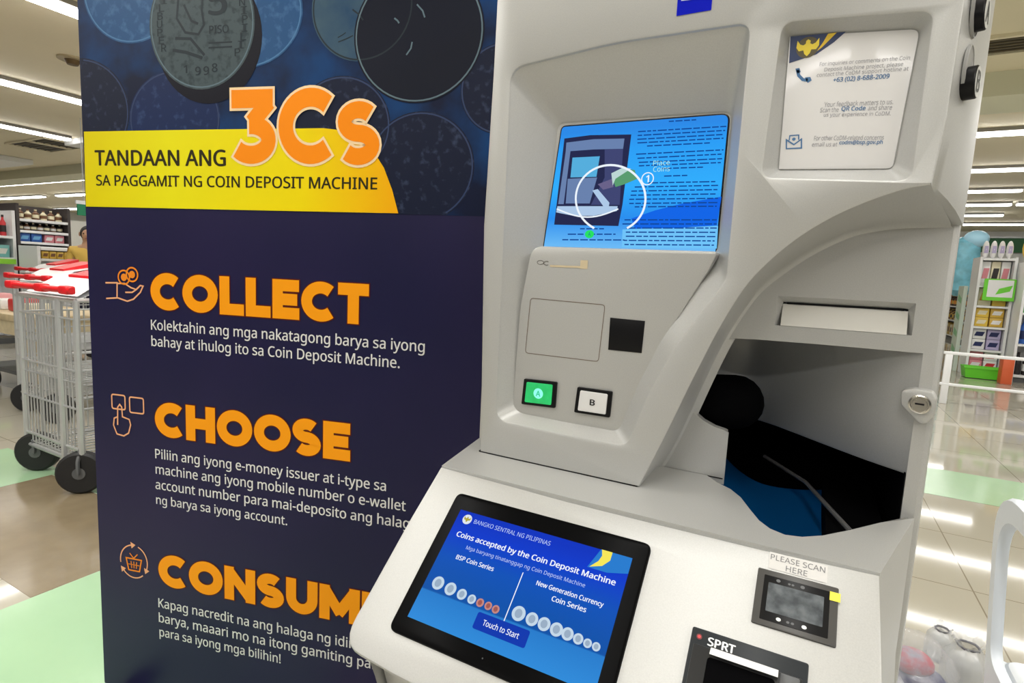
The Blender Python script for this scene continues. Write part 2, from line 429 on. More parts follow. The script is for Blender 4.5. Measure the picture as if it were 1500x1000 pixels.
mb.loft([F0.L(holes[0]), F0.L(offset(pocket, .0015), -.001), F0.L(pocket, -.004), FR(.842).L(offset(pfloor, .003)), FR(.8455).L(pfloor), FR(.846).L(offset(pfloor, -.003))])
mb.fill([FR(.846).L(offset(pfloor, -.003))])
mb.loft([F0.L(holes[1]), F0.L(offset(card, .001), -.001), F0.L(card, -.003), FR(.810).L(offset(cfloor, .0015)), FR(.812).L(cfloor)])
mb.fill([FR(.812).L(cfloor)])
mb.build('front_panel', SHELL, machine, smooth=30, off=M0)
# the swept wall from the front skin back to the bay panel
mb = MB(); mid = [F0.P(p.x, p.y, -.012) for p in arc]
mb.loft([[F0.P(p.x, p.y, -.004) for p in arc], [FR(YB).P(p.x, p.y, .012) for p in arcb], [FR(YB).P(p.x + .003, p.y - .004, .002) for p in arcb], [FR(YB).P(p.x + .012, p.y - .012, -.004) for p in arcb]], closed_loops=False)
mb.build('arch_wall', SHELL, machine, smooth=True, off=M0)
# side cheeks of the head
def cheek(edge_f, edge_b, zt, name):
    """edge_f: (x,z) list down the front edge; edge_b: matching points on the back edge at y = YB"""
    mb = MB(); loops = []
    for s in (0, .06, .15, .35, .6, .85, .95, 1.0):
        row = []
        for i, (a, b) in enumerate(zip(edge_f, edge_b)):
            p = a.lerp(b, s); k = math.sin(PI * s) * (0 if i == 0 else .6 if i == 1 else 1)
            row.append(V((p.x + .006 * k * (1 if p.x > 0 else -1), p.y - .004 * k, p.z)))
        loops.append(row)
    mb.loft(loops, closed_loops=False); return mb.build(name, SHELL, machine, smooth=True, off=M0)
zs = [1.425, 1.48, 1.55, 1.62, 1.75, TOPZ]
cheek([V((.107, YF + .0035, 1.4245)), V((.1072, YF + .0035, 1.4265))] + [V((.1075 + .0062 * min(1, (z - 1.425) / .1), YF + .0035, z)) for z in zs[1:]], [V((.1452, YB, 1.3945)), V((.1612, YB, 1.392))] + [V((.162, YB, z)) for z in zs[1:]], TOPZ, 'side_cheek')
zs = [1.001, 1.2, 1.38, 1.62, TOPZ]; xs = [-.472, -.479, -.484, -.478, -.474]
cheek([V((x, YF + .003, z)) for x, z in zip(xs, zs)], [V((-.525, YB, z)) for z in zs], TOPZ, 'side_cheek')
# rear housing: sides, top, back (open towards the bay)
mb = MB()
mb.box((.1365, YB + .0005, 0), (.161, 1.35, TOPZ), bev=.009); mb.box((-.543, YB - .01, 0), (-.521, 1.35, TOPZ), bev=.006)
lid = [V(p) for p in ((-.474, .793), (.114, .793), (.160, .91), (.160, 1.35), (-.542, 1.35), (-.524, .91))]
mb.loft([[V((p.x, p.y, z)) for p in lid] for z in (TOPZ - .02, TOPZ)]); mb.fill([[V((p.x, p.y, TOPZ)) for p in lid]]); mb.box((-.54, 1.33, 0), (.155, 1.35, TOPZ - .02))
mb.box((-.52, YB + .05, 1.30), (.137, YB + .06, TOPZ - .02))
mb.build('rear_housing', SHELL, machine, smooth=True, off=M0)
# bay panel with its opening
FB = FR(YB)
opening = [V((-.094, .990)), V((-.094, 1.062))] + [V(p) for p in ((-.094, 1.074), (-.100, 1.077), (-.116, 1.080), (-.133, 1.087), (-.148, 1.098), (-.158, 1.111), (-.164, 1.128), (-.164, 1.146), (-.159, 1.168), (-.150, 1.188), (-.137, 1.205), (-.120, 1.216), (-.098, 1.222), (-.066, 1.2235), (.02, 1.2245), (.138, 1.2245))]
bay = [V((-.26, .990))] + opening + [V((.1372, .99)), V((.1520, .99)), V((.1520, 1.44)), V((-.26, 1.44))]
slot_o = rect(-.045, 1.247, .123, 1.2905, .001, 2); 
mb = MB(); mb.fill([FB.L(bay), FB.L(slot_o)])
mb.loft([FB.L(opening), FB.L([p + V((0, -.0)) for p in opening], -.003), FB.L(offset(bay, -.004)[1:1 + len(opening)], -.006), FB.L(offset(bay, -.004)[1:1 + len(opening)], -.03)], closed_loops=False)
mb.build('bay_panel', SHELL, machine, smooth=30, off=M0)
# receipt slot
mb = MB(); si = rect(-.037, 1.2475, .117, 1.282, .001, 2)
mb.loft([FB.L(slot_o), FB.L(si, -.012)])
sl = mb.build('receipt_slot', SHELL, machine, off=M0)
mb = MB(); P4 = [FB.P(-.037, 1.2475, .0005), FB.P(.117, 1.2475, .0005), FB.P(.117, 1.279, -.012), FB.P(-.037, 1.279, -.012)]
mb.add(P4, [(0, 1, 2, 3)]); mb.build('chute', mat('light_grey_paint', (.66, .65, .61), .4), sl, off=M0)
mb = MB(); mb.box((-.032, YB + .0105, 1.2792), (.112, YB + .0118, 1.2815)); mb.build('slit', BLACK, sl, off=M0)
# cavity
mb = MB()                                              # curved hood behind the opening
base = curve([V(p) for p in ((.1385, .9115), (.10, .944), (.05, .995), (0, 1.05), (-.045, 1.098), (-.085, 1.125), (-.13, 1.110), (-.162, 1.06), (-.172, 1.0), (-.170, .936))])
mb.loft([[V((x, y, 1.23)) for x, y in base], [V((x, y, 1.14)) for x, y in base], [V((x, y, 1.06)) for x, y in base], [V((x, y + .004, 1.056)) for x, y in base]], closed_loops=False)
mb.add([(.1365, .912, 1.228), (-.175, .93, 1.228), (-.175, 1.06, 1.228), (-.09, 1.14, 1.228), (-.03, 1.10, 1.228)], [(0, 1, 2, 3, 4)])
mb.build('intake_hood', SHELL, machine, smooth=True, off=M0)
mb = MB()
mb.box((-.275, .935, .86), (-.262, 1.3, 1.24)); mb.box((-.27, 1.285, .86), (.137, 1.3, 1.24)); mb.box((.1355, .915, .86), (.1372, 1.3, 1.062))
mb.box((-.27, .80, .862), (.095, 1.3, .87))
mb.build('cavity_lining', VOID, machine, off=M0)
mb = MB(); mb.tube([(-.128, .985, 1.106), (-.098, 1.005, 1.106)], .046, 24); mb.sphere((-.128, .985, 1.106), .046, 10); mb.sphere((-.098, 1.005, 1.106), .046, 10)
mb.build('inlet_hole_dark', VOID, machine, smooth=True, off=M0)  # black capsule stands in for the dark inside of the round inlet hole
# tray
BLUE = mat('blue_tray_plastic', (.003, .085, .27), .25)
mb = MB(); rows = []
for i in range(13):
    t = i / 12; y = .742 + t * .40; row = []
    for k in range(15):
        s = k / 14; x = -.13 + s * .19
        row.append(V((x, y, .985 - .075 * math.sin(PI * min(1, t * .62 + .1)) + .05 * (2 * s - 1) ** 2 * (.3 + .7 * t) * (1 if s < .5 else .3))))
    rows.append(row)
mb.loft(rows, closed_loops=False); mb.build('coin_tray', BLUE, machine, smooth=True, off=M0)
mb = MB(); a = HZ(1150, 690, .955); b = HZ(1240, 772, .985); c = HZ(1252, 770, .985); d = HZ(1163, 686, .955)
mb.box((.05, .86, .9), (.125, 1.28, .962)); mb.build('tray_divider', VOID, machine, off=M0)
mb = MB(); mb.tube([HZ(1120, 668, .968), HZ(1180, 706, .968), HZ(1246, 778, .978)], .0035, 8); mb.build('tray_rail', mat('rail_grey', (.12, .12, .12), .35), machine, smooth=True, off=M0)

# raised control panel below the screen
FC = FR(.810)
ctl = round_poly([FC.px(*p) for p in ((779, 361), (1051, 369), (1038, 394), (976, 490), (937, 566), (906, 634), (828, 620), (750, 605), (762, 450))], [.022, .004, .02, .3, .3, .014, .8, .016, .3], 5)
cp = plate(FC, offset(ctl, .001), 'control_panel', SHELL, machine, M0, -.05, 0, .003)
FCX = lambda *pts: [FC.px(*p) for p in pts]
d = round_poly(FCX((777, 436), (887, 446), (877, 530), (769, 517)), .006, 4)
flat(FC, [tuple([d, offset(d, -.0011)])], 'cover_seam', mat('seam_grey', (.16, .12, .09), .6), cp, M0, .0004)
sq = FCX((894, 465), (945, 470), (940, 517), (891, 512))
plate(FC, sq, 'reader_window', BLACK, machine, M0, -.002, .0012, .0006)
GLOW = mat('green_lamp', (.02, .62, .16), emit=1.1, noise=.5, nscale=30, col2=(.01, .42, .10)); GL2 = mat('pale_green_glow', (.25, .95, .72), emit=1.2)
def button(q, ch, face, ink, label):
    r = round_poly(FCX(*q), .0022, 3)
    b = plate(FC, r, 'push_button', BLACK, machine, M0, -.002, .004, .0008); b['label'] = label
    plate(FC, round_poly([p.lerp(sum(FCX(*q), V((0, 0))) / 4, .22) for p in FCX(*q)], .002, 3), 'button_cap', face, b, M0, .003, .0062, .0006)
    c = sum(r, V((0, 0))) / len(r)
    if ch == 'A': flat(FC, [ell(c.x, c.y, .0085, .0085)], 'glow_ring', GL2, b, M0, .0064)
    text(FC, ch, (c.x - .0038, c.y - .0045, c.x + .0038, c.y + .0045), 'letter', ink, b, M0, .0068, bold=.02)
button(((769, 554), (817, 559), (814, 597), (765, 591)), 'A', GLOW, mat('mint_print', (.01, .5, .25), emit=1), 'green lit push button A')
button(((847, 566), (898, 573), (894, 611), (842, 603)), 'B', mat('pale_button', (.72, .72, .72), .4), BLACK, 'white push button B in a black frame')
z = FC.px(786, 384); e = FC.px(803, 386)
flat(FC, [tuple([ell(z.x + .007, z.y, .006, .0035), ell(z.x + .007, z.y, .0052, .0027)])] + stroke2(ell(z.x + .018, z.y - .001, .005, .003, 14, .9, 5.4, True), .001), 'maker_mark', mat('mark_grey', (.12, .11, .10), .5), cp, M0, .0006)
z2 = FC.px(806, 388); z3 = FC.px(861, 388)
flat(FC, [rect(z2.x, z2.y - .003, z3.x - .012, z3.y - .002), rect(z3.x - .012, z3.y - .006, z3.x, z3.y + .007)], 'maker_stripe', mat('faded_gold', (.60, .50, .33), .5), cp, M0, .0006)

# upper display
FS = FR(.8440)
def Sx(*pts): return [FS.px(*p) for p in pts]
scr = round_poly(Sx((822, 184), (1070, 165), (1050, 372), (794, 368)), [.009, .012, .002, .002], 5)
def sky_blue():
    m = bpy.data.materials.new('lit_screen_azure'); m.use_nodes = True; nt = m.node_tree; b = nt.nodes['Principled BSDF']
    tc = nt.nodes.new('ShaderNodeTexCoord'); sp = nt.nodes.new('ShaderNodeSeparateXYZ'); rp = nt.nodes.new('ShaderNodeValToRGB')
    mr = nt.nodes.new('ShaderNodeMapRange'); mr.inputs[1].default_value = 1.34; mr.inputs[2].default_value = 1.53
    nt.links.new(tc.outputs['Object'], sp.inputs[0]); nt.links.new(sp.outputs['Z'], mr.inputs[0]); nt.links.new(mr.outputs[0], rp.inputs[0])
    els = rp.color_ramp.elements; els[0].position = 0; els[0].color = (.20, .56, .95, 1); els[1].position = 1; els[1].color = (.022, .25, .80, 1)
    for p, c in ((.14, (.10, .42, .90)), (.30, (.022, .27, .86)), (.55, (.03, .42, .98)), (.85, (.022, .34, .92))):
        e = els.new(p); e.color = (*c, 1)
    nt.links.new(rp.outputs[0], b.inputs['Emission Color']); b.inputs['Emission Strength'].default_value = 1
    b.inputs['Base Color'].default_value = (.001, .001, .001, 1); b.inputs['Roughness'].default_value = .3; b.inputs['Specular IOR Level'].default_value = .05
    return m
ds = plate(FS, scr, 'display_screen', BLACK, machine, M0, -.004, 0, .001); ds['label'] = 'upper screen lit bright blue with a picture of the machine'
flat(FS, [offset(scr, -.0022)], 'lit_picture', sky_blue(), ds, M0, .0003)
def em(name, c, k=1): return mat('lit_' + name, c, emit=k, spec=.03)
sea = Sx((925, 320), (960, 308), (1000, 298), (1040, 291), (1057, 288), (1050, 330), (990, 334), (930, 335))
flat(FS, [sea], 'picture_wave', em('royal', (.005, .13, .80)), ds, M0, .0006)
INKB = em('ink_blue', (.005, .06, .30))
def dashes(rows, name, m, seed, h=.001):
    rng = random.Random(seed); polys = []
    for (x0, x1, y, slope) in rows:
        x = x0
        while x < x1 - 2:
            w = rng.uniform(5, 15); xe = min(x + w, x1); ya = y + slope * (x - x0); yb = y + slope * (xe - x0)
            polys.append(Sx((x, ya - .9), (xe, yb - .9), (xe, yb + .9), (x, ya + .9))); x = xe + 2.2
    return flat(FS, polys, name, m, ds, M0, h)
rows = [(980, 1020, 178, -.06)]
rows += [(935 - i * .6, 1064 - i * 1.5, 193 + i * 5.6, -.06 + i * .002) for i in range(3)] + [(934, 1060, 209.5, -.055), (948, 1040, 214, -.05)]
rows += [(932, 1060, 226, -.05), (934, 1057, 232, -.05), (936, 1058, 238, -.045), (936, 1056, 243, -.04), (970, 1030, 247, -.035), (973, 1007, 258, -.03)]
rows += [(950, 1048, 268, -.02), (930, 1052, 274, -.02), (925, 1051, 280, -.018), (924, 1052, 286, -.015), (922, 1052, 292, -.012), (922, 1053, 298, -.01), (930, 1050, 303, -.008)]
rows += [(915, 1050, 322, 0), (912, 1050, 328, 0), (918, 1050, 334, 0), (917, 1048, 340, .002), (917, 1048, 346, .004), (914, 1047, 352, .006), (915, 1046, 358, .008), (850, 885, 335, 0), (832, 902, 343, 0), (824, 915, 351, .005)]
dashes(rows, 'text_line', INKB, 3)
flat(FS, [Sx((912, 336), (1052, 331), (1050, 364), (911, 362))], 'picture_footer', em('pale_azure', (.16, .55, .95)), ds, M0, .0005)
# picture of the machine itself
SL1, SL2, SL3 = em('slate', (.018, .022, .075)), em('steel_blue', (.14, .22, .42)), em('dusk', (.05, .06, .17))
flat(FS, [Sx((827, 203), (865, 198), (925, 197), (912, 300), (906, 331), (812, 329))], 'pictured_machine', SL1, ds, M0, .0007)
flat(FS, [Sx((830, 209), (870, 204), (915, 203), (913, 218), (870, 219), (829, 222)), Sx((829, 222), (836, 221), (826, 299), (818, 299)), Sx((832, 262), (875, 260), (864, 298), (829, 298))], 'pictured_fascia', SL2, ds, M0, .0009)
flat(FS, [Sx((886, 219), (913, 218), (908, 300), (866, 300), (886, 260))], 'pictured_bay', SL3, ds, M0, .0009)
flat(FS, [Sx((839, 231), (879, 229), (874, 259), (836, 260))], 'pictured_screen', em('aqua', (.09, .42, .72)), ds, M0, .0011)
flat(FS, [Sx((868, 279), (876, 277), (893, 297), (892, 303), (884, 302)), Sx((817, 302), (905, 302), (904, 309), (870, 316), (840, 316), (815, 311))], 'pictured_tray', em('ice', (.42, .58, .80)), ds, M0, .0011)
flat(FS, stroke2(Sx(*[(816 + 90 * k / 14, 306 + 12 * math.sin(PI * k / 14)) for k in range(15)]), .0022), 'pictured_rim', em('white', (.85, .92, 1)), ds, M0, .0013)
flat(FS, [Sx((896, 256), (914, 247), (930, 249), (934, 262), (915, 270), (902, 274))], 'pictured_sleeve', em('leaf', (.10, .33, .16)), ds, M0, .0013)
flat(FS, [Sx((896, 254), (912, 246), (925, 247), (902, 262), (898, 272))], 'pictured_cuff', em('pale_green', (.50, .68, .66)), ds, M0, .0015)
flat(FS, [Sx((876, 270), (897, 262), (899, 274), (884, 278))], 'pictured_hand', em('mauve', (.14, .12, .25)), ds, M0, .0013)
ring = [(895 + 51 * math.cos(a), 291 + 49 * math.sin(a)) for a in [math.radians(118 + 304 * k / 50) for k in range(51)]]
flat(FS, stroke2(Sx(*ring), .0032), 'white_ring', em('white', (.85, .92, 1)), ds, M0, .0018)
c = FS.px(949, 262); flat(FS, [tuple([ell(c.x, c.y, .0095, .0095), ell(c.x, c.y, .008, .008)])], 'number_ring', em('white', (.85, .92, 1)), ds, M0, .0018)
text(FS, '1', (c.x - .002, c.y - .005, c.x + .002, c.y + .005), 'number', em('white', (.85, .92, 1)), ds, M0, .0018, bold=.02)
for s, y in (('Place', 243), ('Coins', 252)):
    a = FS.px(957, y); b = FS.px(982, y - 10); text(FS, s, (a.x, a.y, b.x, b.y - .001), 'caption', em('mint', (.45, .80, .78)), ds, M0, .0018)
a = FS.px(864, 343); flat(FS, [ell(a.x, a.y, .0075, .0062)], 'green_dot', em('bright_green', (.02, .75, .12)), ds, M0, .0018)
text(FS, 'A', (a.x - .002, a.y - .003, a.x + .002, a.y + .003), 'dot_letter', INKB, ds, M0, .002)

# instruction card
FK = FR(.8112)
def Kx(*pts): return [FK.px(*p) for p in pts]
kc = round_poly(Kx((1157, 54), (1347, 43), (1307, 247), (1141, 248)), [.001, .009, .006, .001], 4)
ic = plate(FK, kc, 'instruction_card', mat('card_white', (.74, .735, .74), .3, coat=.35), machine, M0, 0, .0008, .0002); ic['label'] = 'white contact card behind clear plastic'
CN, CG = mat('card_navy', (.015, .035, .12), .4), mat('card_gold', (.80, .55, .02), .4)
flat(FK, [Kx((1158, 54), (1239, 47), (1222, 62), (1196, 80), (1156, 93))], 'navy_corner', CN, ic, M0, .0011)
flat(FK, [Kx((1213, 50), (1226, 48), (1204, 70), (1196, 76), (1206, 62))], 'gold_sweep', CG, ic, M0, .0013)
c = FK.px(1183, 70)
flat(FK, [ell(c.x, c.y, .0125, .0125)], 'emblem_disc', mat('emblem_dark', (.10, .08, .03), .4), ic, M0, .0013)
wing = [(0, -.0105), (-.003, -.0075), (-.0045, -.003), (-.0095, -.0035), (-.0125, .001), (-.0120, .0095), (-.0085, .0045), (-.0050, .0030), (-.0025, .0045), (-.0022, .0080), (0, .0095), (.0028, .0075), (.0025, .0045), (.0050, .0030), (.0085, .0045), (.0120, .0095), (.0125, .001), (.0095, -.0035), (.0045, -.003), (.003, -.0075)]
flat(FK, [[V((c.x + x, c.y + y)) for x, y in wing]], 'emblem_bird', mat('emblem_gold', (.85, .66, .03), .35), ic, M0, .0015)
CT, CB = mat('card_grey_ink', (.30, .30, .33), .6), mat('card_blue_ink', (.06, .17, .36), .6)
def ctext(s, x0, x1, y, slope, hh, m, bold=0):
    a = FK.px(x0, y); b = FK.px(x1, y + slope * (x1 - x0)); tilt = Frame(FK.P(a.x, a.y), FK.P(b.x, b.y) - FK.P(a.x, a.y), (0, 0, 1))
    tilt.ey = tilt.n = None; ex = (FK.P(b.x, b.y) - FK.P(a.x, a.y)).normalized(); nn = V((0, -1, 0)); fr = Frame(FK.P(a.x, a.y), ex, nn.cross(ex))
    text(fr, s, (0, 0, (b - a).length, hh), 'card_text', m, ic, M0, .0012, bold)
SLp = -.07
ctext('For inquiries or comments on the Coin', 1200, 1332, 99, SLp, .0062, CT); ctext('Deposit Machine project, please', 1207, 1322, 107, SLp, .0062, CT)
ctext('contact the CoDM support hotline at', 1196, 1330, 115, SLp, .0062, CT); ctext('+63 (02) 8-688-2009', 1220, 1302, 122, SLp, .0062, CB, .02)
ctext('Your feedback matters to us.', 1207, 1308, 157, -.04, .0060, CT); ctext('Scan the', 1201, 1228, 165, -.03, .0058, CT); ctext('QR Code', 1232, 1267, 164, -.03, .0062, CB, .02); ctext('and share', 1271, 1306, 162, -.03, .0056, CT)
ctext('us your experience in CoDM.', 1206, 1304, 173, -.02, .0060, CT)
ctext('For other CoDM-related concerns', 1192, 1294, 206, -.01, .0058, CT); ctext('email us at', 1189, 1226, 215, -.01, .0054, CT); ctext('codm@bsp.gov.ph', 1229, 1292, 213.5, -.01, .0062, CB, .02)
ph = stroke2(Kx((1168, 103), (1170, 111), (1176, 117), (1183, 118)), .0035) + [Kx((1165, 101), (1171, 100), (1173, 106), (1168, 108)), Kx((1179, 114), (1187, 113), (1189, 118), (1183, 122))]
flat(FK, ph, 'phone_icon', CB, ic, M0, .0012)
flat(FK, stroke2(Kx((1152, 205), (1152, 218), (1174, 217), (1174, 204), (1163, 212)), .0016, True) + stroke2(Kx((1156, 206), (1157, 199), (1170, 198), (1170, 205)), .0014) + [ell(FK.px(1163, 204).x, FK.px(1163, 204).y, .002, .002)], 'envelope_icon', CB, ic, M0, .0012)
# sticker on the head
bs = flat(F0, [F0.px(*p) and [F0.px(*q) for q in ((991, 24), (995, -30), (1047, -37), (1042, 15))]][0:1] if False else [[F0.px(*q) for q in ((991, 24), (995, -30), (1047, -37), (1042, 15))]], 'blue_sticker', mat('royal_blue_sticker', (.002, .008, .50), .5, spec=.08), machine, M0, .0008)
bs['label'] = 'royal blue square sticker with a pale edge'
flat(F0, [[F0.px(*q) for q in ((998, 2), (1000, -26), (1042, -32), (1040, -3))]], 'sticker_letters', mat('sticker_white', (.62, .66, .85), .4), bs, M0, .0012)

# lock on the side post
lk = MB(); c = V((.1405, YB - .006, 1.157)); FL = Frame(c, V((1, -.25, 0)), (0, 0, 1))
shape = round_poly([(-.022, .016), (-.008, .021), (.012, .020), (.0175, .01), (.0175, -.012), (.010, -.024), (.004, -.0265), (-.008, -.016), (-.020, -.004)], .007, 4)
lo = plate(FL, shape, 'lock', SHELL, machine, M0, -.012, .006, .003)
m = MB(); m.loft([FL.L(ell(.001, .001, .013, .013), .005), FL.L(ell(.001, .001, .0125, .0125), .0105), FL.L(ell(.001, .001, .0105, .0105), .011), FL.L(ell(.001, .001, .010, .010), .0085), FL.L(ell(.001, .001, .0085, .0085), .0085), FL.L(ell(.001, .001, .008, .008), .0105)])
m.fill([FL.L(ell(.001, .001, .008, .008), .0105)]); m.build('lock_barrel', CHROME, lo, smooth=30, off=M0)
flat(FL, [rect(-.004, .0003, .006, .0025)], 'keyhole', BLACK, lo, M0, .0108)
# side knobs marked A and B
nrm = V((.9285, -.3714, 0)); along = V((.3714, .9285, 0))
for ch, z in (('A', 1.614), ('B', 1.541)):
    c = V((.1255, .8205, z)); FN = Frame(c, along, (0, 0, 1))
    assert FN.n.dot(nrm) > .9
    k = MB(); k.mi = 0; e0 = ell(0, .012, .016, .036 if ch == 'A' else .030)
    k.loft([FN.L(e0, .003), FN.L(e0, .0062), FN.L(offset(e0, -.0012), .0066), FN.L(offset(e0, -.002), .0056)]); k.fill([FN.L(offset(e0, -.002), .0056)])
    rec = k.build('knob_recess', mat('recess_grey', (.30, .30, .29), .45), machine, smooth=30, off=M0)
    k = MB(); k.loft([FN.L(ell(0, 0, .014, .018), .002), FN.L(ell(0, 0, .014, .018), .014), FN.L(ell(0, 0, .013, .017), .015)]); k.fill([FN.L(ell(0, 0, .013, .017), .015)])
    kn = k.build('side_knob', BLACK, machine, smooth=30, off=M0); kn['label'] = 'black side knob marked ' + ch
    flat(FN, [ell(0, 0, .0125, .0165)], 'knob_face', mat('silver_face', (.62, .63, .62), .35), kn, M0, .0154)
    text(FN, ch, (-.006, -.011, .006, .011), 'letter', mat('letter_grey', (.06, .06, .06), .5), kn, M0, .0158, bold=.02)

# ---- the base: shelf, sloping face, apron
A41 = math.radians(41); FI = Frame((0, .695, 1.0), (1, 0, 0), (0, math.cos(A41), math.sin(A41)))
crease = [V((-.4855, 0)), V((-.40, -.002)), V((-.27, -.005)), V((-.15, -.005)), V((-.02, -.004)), V((.0945, 0))]
face = [V((.0945, 0)), V((.096, -.06)), V((.0985, -.27))]
low = round_poly([(.0985, -.20), (.0985, -.287), (-.40, -.277), (-.4895, -.272), (-.4890, -.15)], [0, .02, .0, .035, 0], 6)[1:-1]
face_out = crease[::1] + [V((.096, -.06))] + low + [V((-.489, -.10))]
mb = MB(); fi = offset(face_out, -.005)
mb.fill([FI.L(fi)])
mb.loft([FI.L(fi), FI.L(offset(face_out, -.0015), -.0012), FI.L(face_out, -.005)])
# shelf top
shelf_pts = [V((p.x, .695 + 0.0)) for p in []]
cr3 = [FI.P(p.x, p.y, -.005) for p in crease]
cut = [HZ(*p, 1.0) for p in ((1330, 757), (1290, 765), (1245, 776), (1205, 784), (1175, 786), (1150, 783), (1128, 774), (1112, 762), (1098, 745), (1085, 728), (1070, 716), (1050, 706))]
mb.loft([cr3, [V((p.x, p.y - .0006, p.z + .002)) for p in cr3], [V((p.x, p.y, 1.0)) for p in cr3]], closed_loops=False)
BKX = V((.152, YB - .006, 1.0)); FRX = V((cr3[-1].x, cr3[-1].y, 1.0))
top = [V((p.x, p.y, 1.0)) for p in cr3] + [FRX.lerp(BKX, .5), BKX] + [V((c.x, c.y, 1.0)) for c in cut[1:]] + [V((-.14, .935, 1.0)), V((-.52, .935, 1.0)), V((-.525, YB - .006, 1.0))]
mb.fill([top])
mb.loft([[V((c.x, c.y, 1.0)) for c in cut], [V((c.x, c.y, .9995)) + V((0, .002, -.003)) for c in cut], [V((c.x, c.y + .004, .975)) for c in cut]], closed_loops=False)
# right flank from the sloping face back to the side post
fr_edge = [FRX, FI.P(.0945, 0, -.005), FI.P(.096, -.06, -.005), FI.P(.0975, -.15, -.005), FI.P(.0985, -.262, -.005), V((.075, .53, .76)), V((.06, .57, .6)), V((.06, .57, 0))]
bk_edge = [V((.152, YB - .006, z)) for z in (1.0, .995, .955, .88, .80, .74, .6, 0)]
mb.loft([fr_edge, [a.lerp(b, .5) for a, b in zip(fr_edge, bk_edge)], bk_edge], closed_loops=False)
fl_edge = [V((cr3[0].x, cr3[0].y, 1.0)), FI.P(-.4855, 0, -.005), FI.P(-.489, -.1, -.005), FI.P(-.489, -.16, -.005), FI.P(-.489, -.24, -.005), V((-.465, .53, .76)), V((-.45, .57, .6)), V((-.45, .57, 0))]
bl_edge = [V((-.525, YB - .006, z)) for z in (1.0, .995, .955, .88, .80, .74, .6, 0)]
mb.loft([fl_edge, bl_edge], closed_loops=False)
# under-lip and cabinet front
lip = [FI.P(p.x, p.y, -.005) for p in face_out[7:-1]]
mb.loft([lip, [V((.07 if p.x > .07 else (-.465 if p.x < -.465 else p.x * .96 - .008), max(p.y + .05, .53), p.z - .045)) for p in lip], [V((max(-.455, min(.06, p.x)), .57, .66)) for p in lip], [V((max(-.455, min(.06, p.x)), .57, 0)) for p in lip]], closed_loops=False)
base = mb.build('base_cabinet', SHELL, machine, smooth=28, off=M0)
mb = MB(); mb.box((-.475, YF + .001, .9985), (-.2, YF + .12, 1.0025)); mb.box((-.2, YB - .001, .9985), (-.096, YB + .02, 1.0)) 
mb.build('painted_shadow_strip', BLACK, machine, off=M0)  # solid black strip paints the shade where the head meets the shelf

# touch-screen tablet let into the slope
def Ix(*pts): return [FI.px(*p) for p in pts]
TX0, TX1, TY0, TY1 = -.4325, -.1440, -.2355, -.0355
tr = rect(TX0, TY0, TX1, TY1, .011, 6)
tb = plate(FI, tr, 'touchscreen_tablet', mat('tablet_black', (.003, .003, .0033), .3, spec=.03), machine, M0, -.002, .005, .003)
SX0, SX1, SY0, SY1 = -.4135, -.1620, -.2140, -.0605
def TBL():
    m = bpy.data.materials.new('lit_screen_royal'); m.use_nodes = True; nt = m.node_tree; b = nt.nodes['Principled BSDF']
    tc = nt.nodes.new('ShaderNodeTexCoord'); sp = nt.nodes.new('ShaderNodeSeparateXYZ'); mr = nt.nodes.new('ShaderNodeMapRange'); rp = nt.nodes.new('ShaderNodeValToRGB')
    a = FI.P(0, SY0).z; c = FI.P(0, SY1).z; mr.inputs[1].default_value = a; mr.inputs[2].default_value = c
    nt.links.new(tc.outputs['Object'], sp.inputs[0]); nt.links.new(sp.outputs['Z'], mr.inputs[0]); nt.links.new(mr.outputs[0], rp.inputs[0])
    els = rp.color_ramp.elements; els[0].position = 0; els[0].color = (.03, .27, .72, 1); els[1].position = 1; els[1].color = (.004, .035, .52, 1)
    for p, q in ((.285, (.02, .20, .60)), (.295, (.004, .085, .38)), (.6, (.004, .085, .48)), (.85, (.004, .045, .60))): els.new(p).color = (*q, 1)
    nt.links.new(rp.outputs[0], b.inputs['Emission Color']); b.inputs['Emission Strength'].default_value = 1.0
    b.inputs['Base Color'].default_value = (.001, .001, .001, 1); b.inputs['Roughness'].default_value = .3; b.inputs['Specular IOR Level'].default_value = .05
    return m
ts = flat(FI, [rect(SX0, SY0, SX1, SY1)], 'lit_screen', TBL(), tb, M0, .0056)
LW = em('screen_white', (.88, .92, 1)); LP = em('screen_pale', (.50, .62, .95))
def T(name, polys, m, h=.006): return flat(FI, polys, name, m, tb, M0, h)
sw, sh = SX1 - SX0, SY1 - SY0
def tx(u, v): return V((SX0 + u * sw, SY1 - v * sh))
def ttext(s, u0, u1, v0, v1, m, bold=0, name='screen_text'):
    a, b = tx(u0, v1), tx(u1, v0); text(FI, s, (a.x, a.y, b.x, b.y), name, m, tb, M0, .0066, bold)
T('corner_glow', [[tx(.84, 0), tx(1, 0), tx(1, .13), tx(.90, .17), tx(.80, .17)]], em('sky', (.02, .20, .62)), .0060)
T('yellow_crescent', [[tx(.845, 0), tx(.90, 0), tx(.90, .07), tx(.87, .13), tx(.81, .165), tx(.845, .10), tx(.855, .05)]], em('lemon', (.92, .80, .10)), .0064)
c = tx(.068, .075); T('seal', [ell(c.x, c.y, .0072, .0072)], em('seal_white', (.75, .80, .85)), .0062)
T('seal_bird', [[V((c.x + x * .42, c.y + y * .42)) for x, y in wing]], em('seal_gold', (.45, .38, .05)), .0065)
ttext('BANGKO SENTRAL NG PILIPINAS', .115, .58, .055, .095, LP)
ttext('Coins accepted by the Coin Deposit Machine', .05, .955, .20, .265, LW, .022)
ttext('Mga baryang tinatanggap ng Coin Deposit Machine', .14, .82, .30, .345, LP)
ttext('BSP Coin Series', .11, .34, .40, .44, LW, .02)
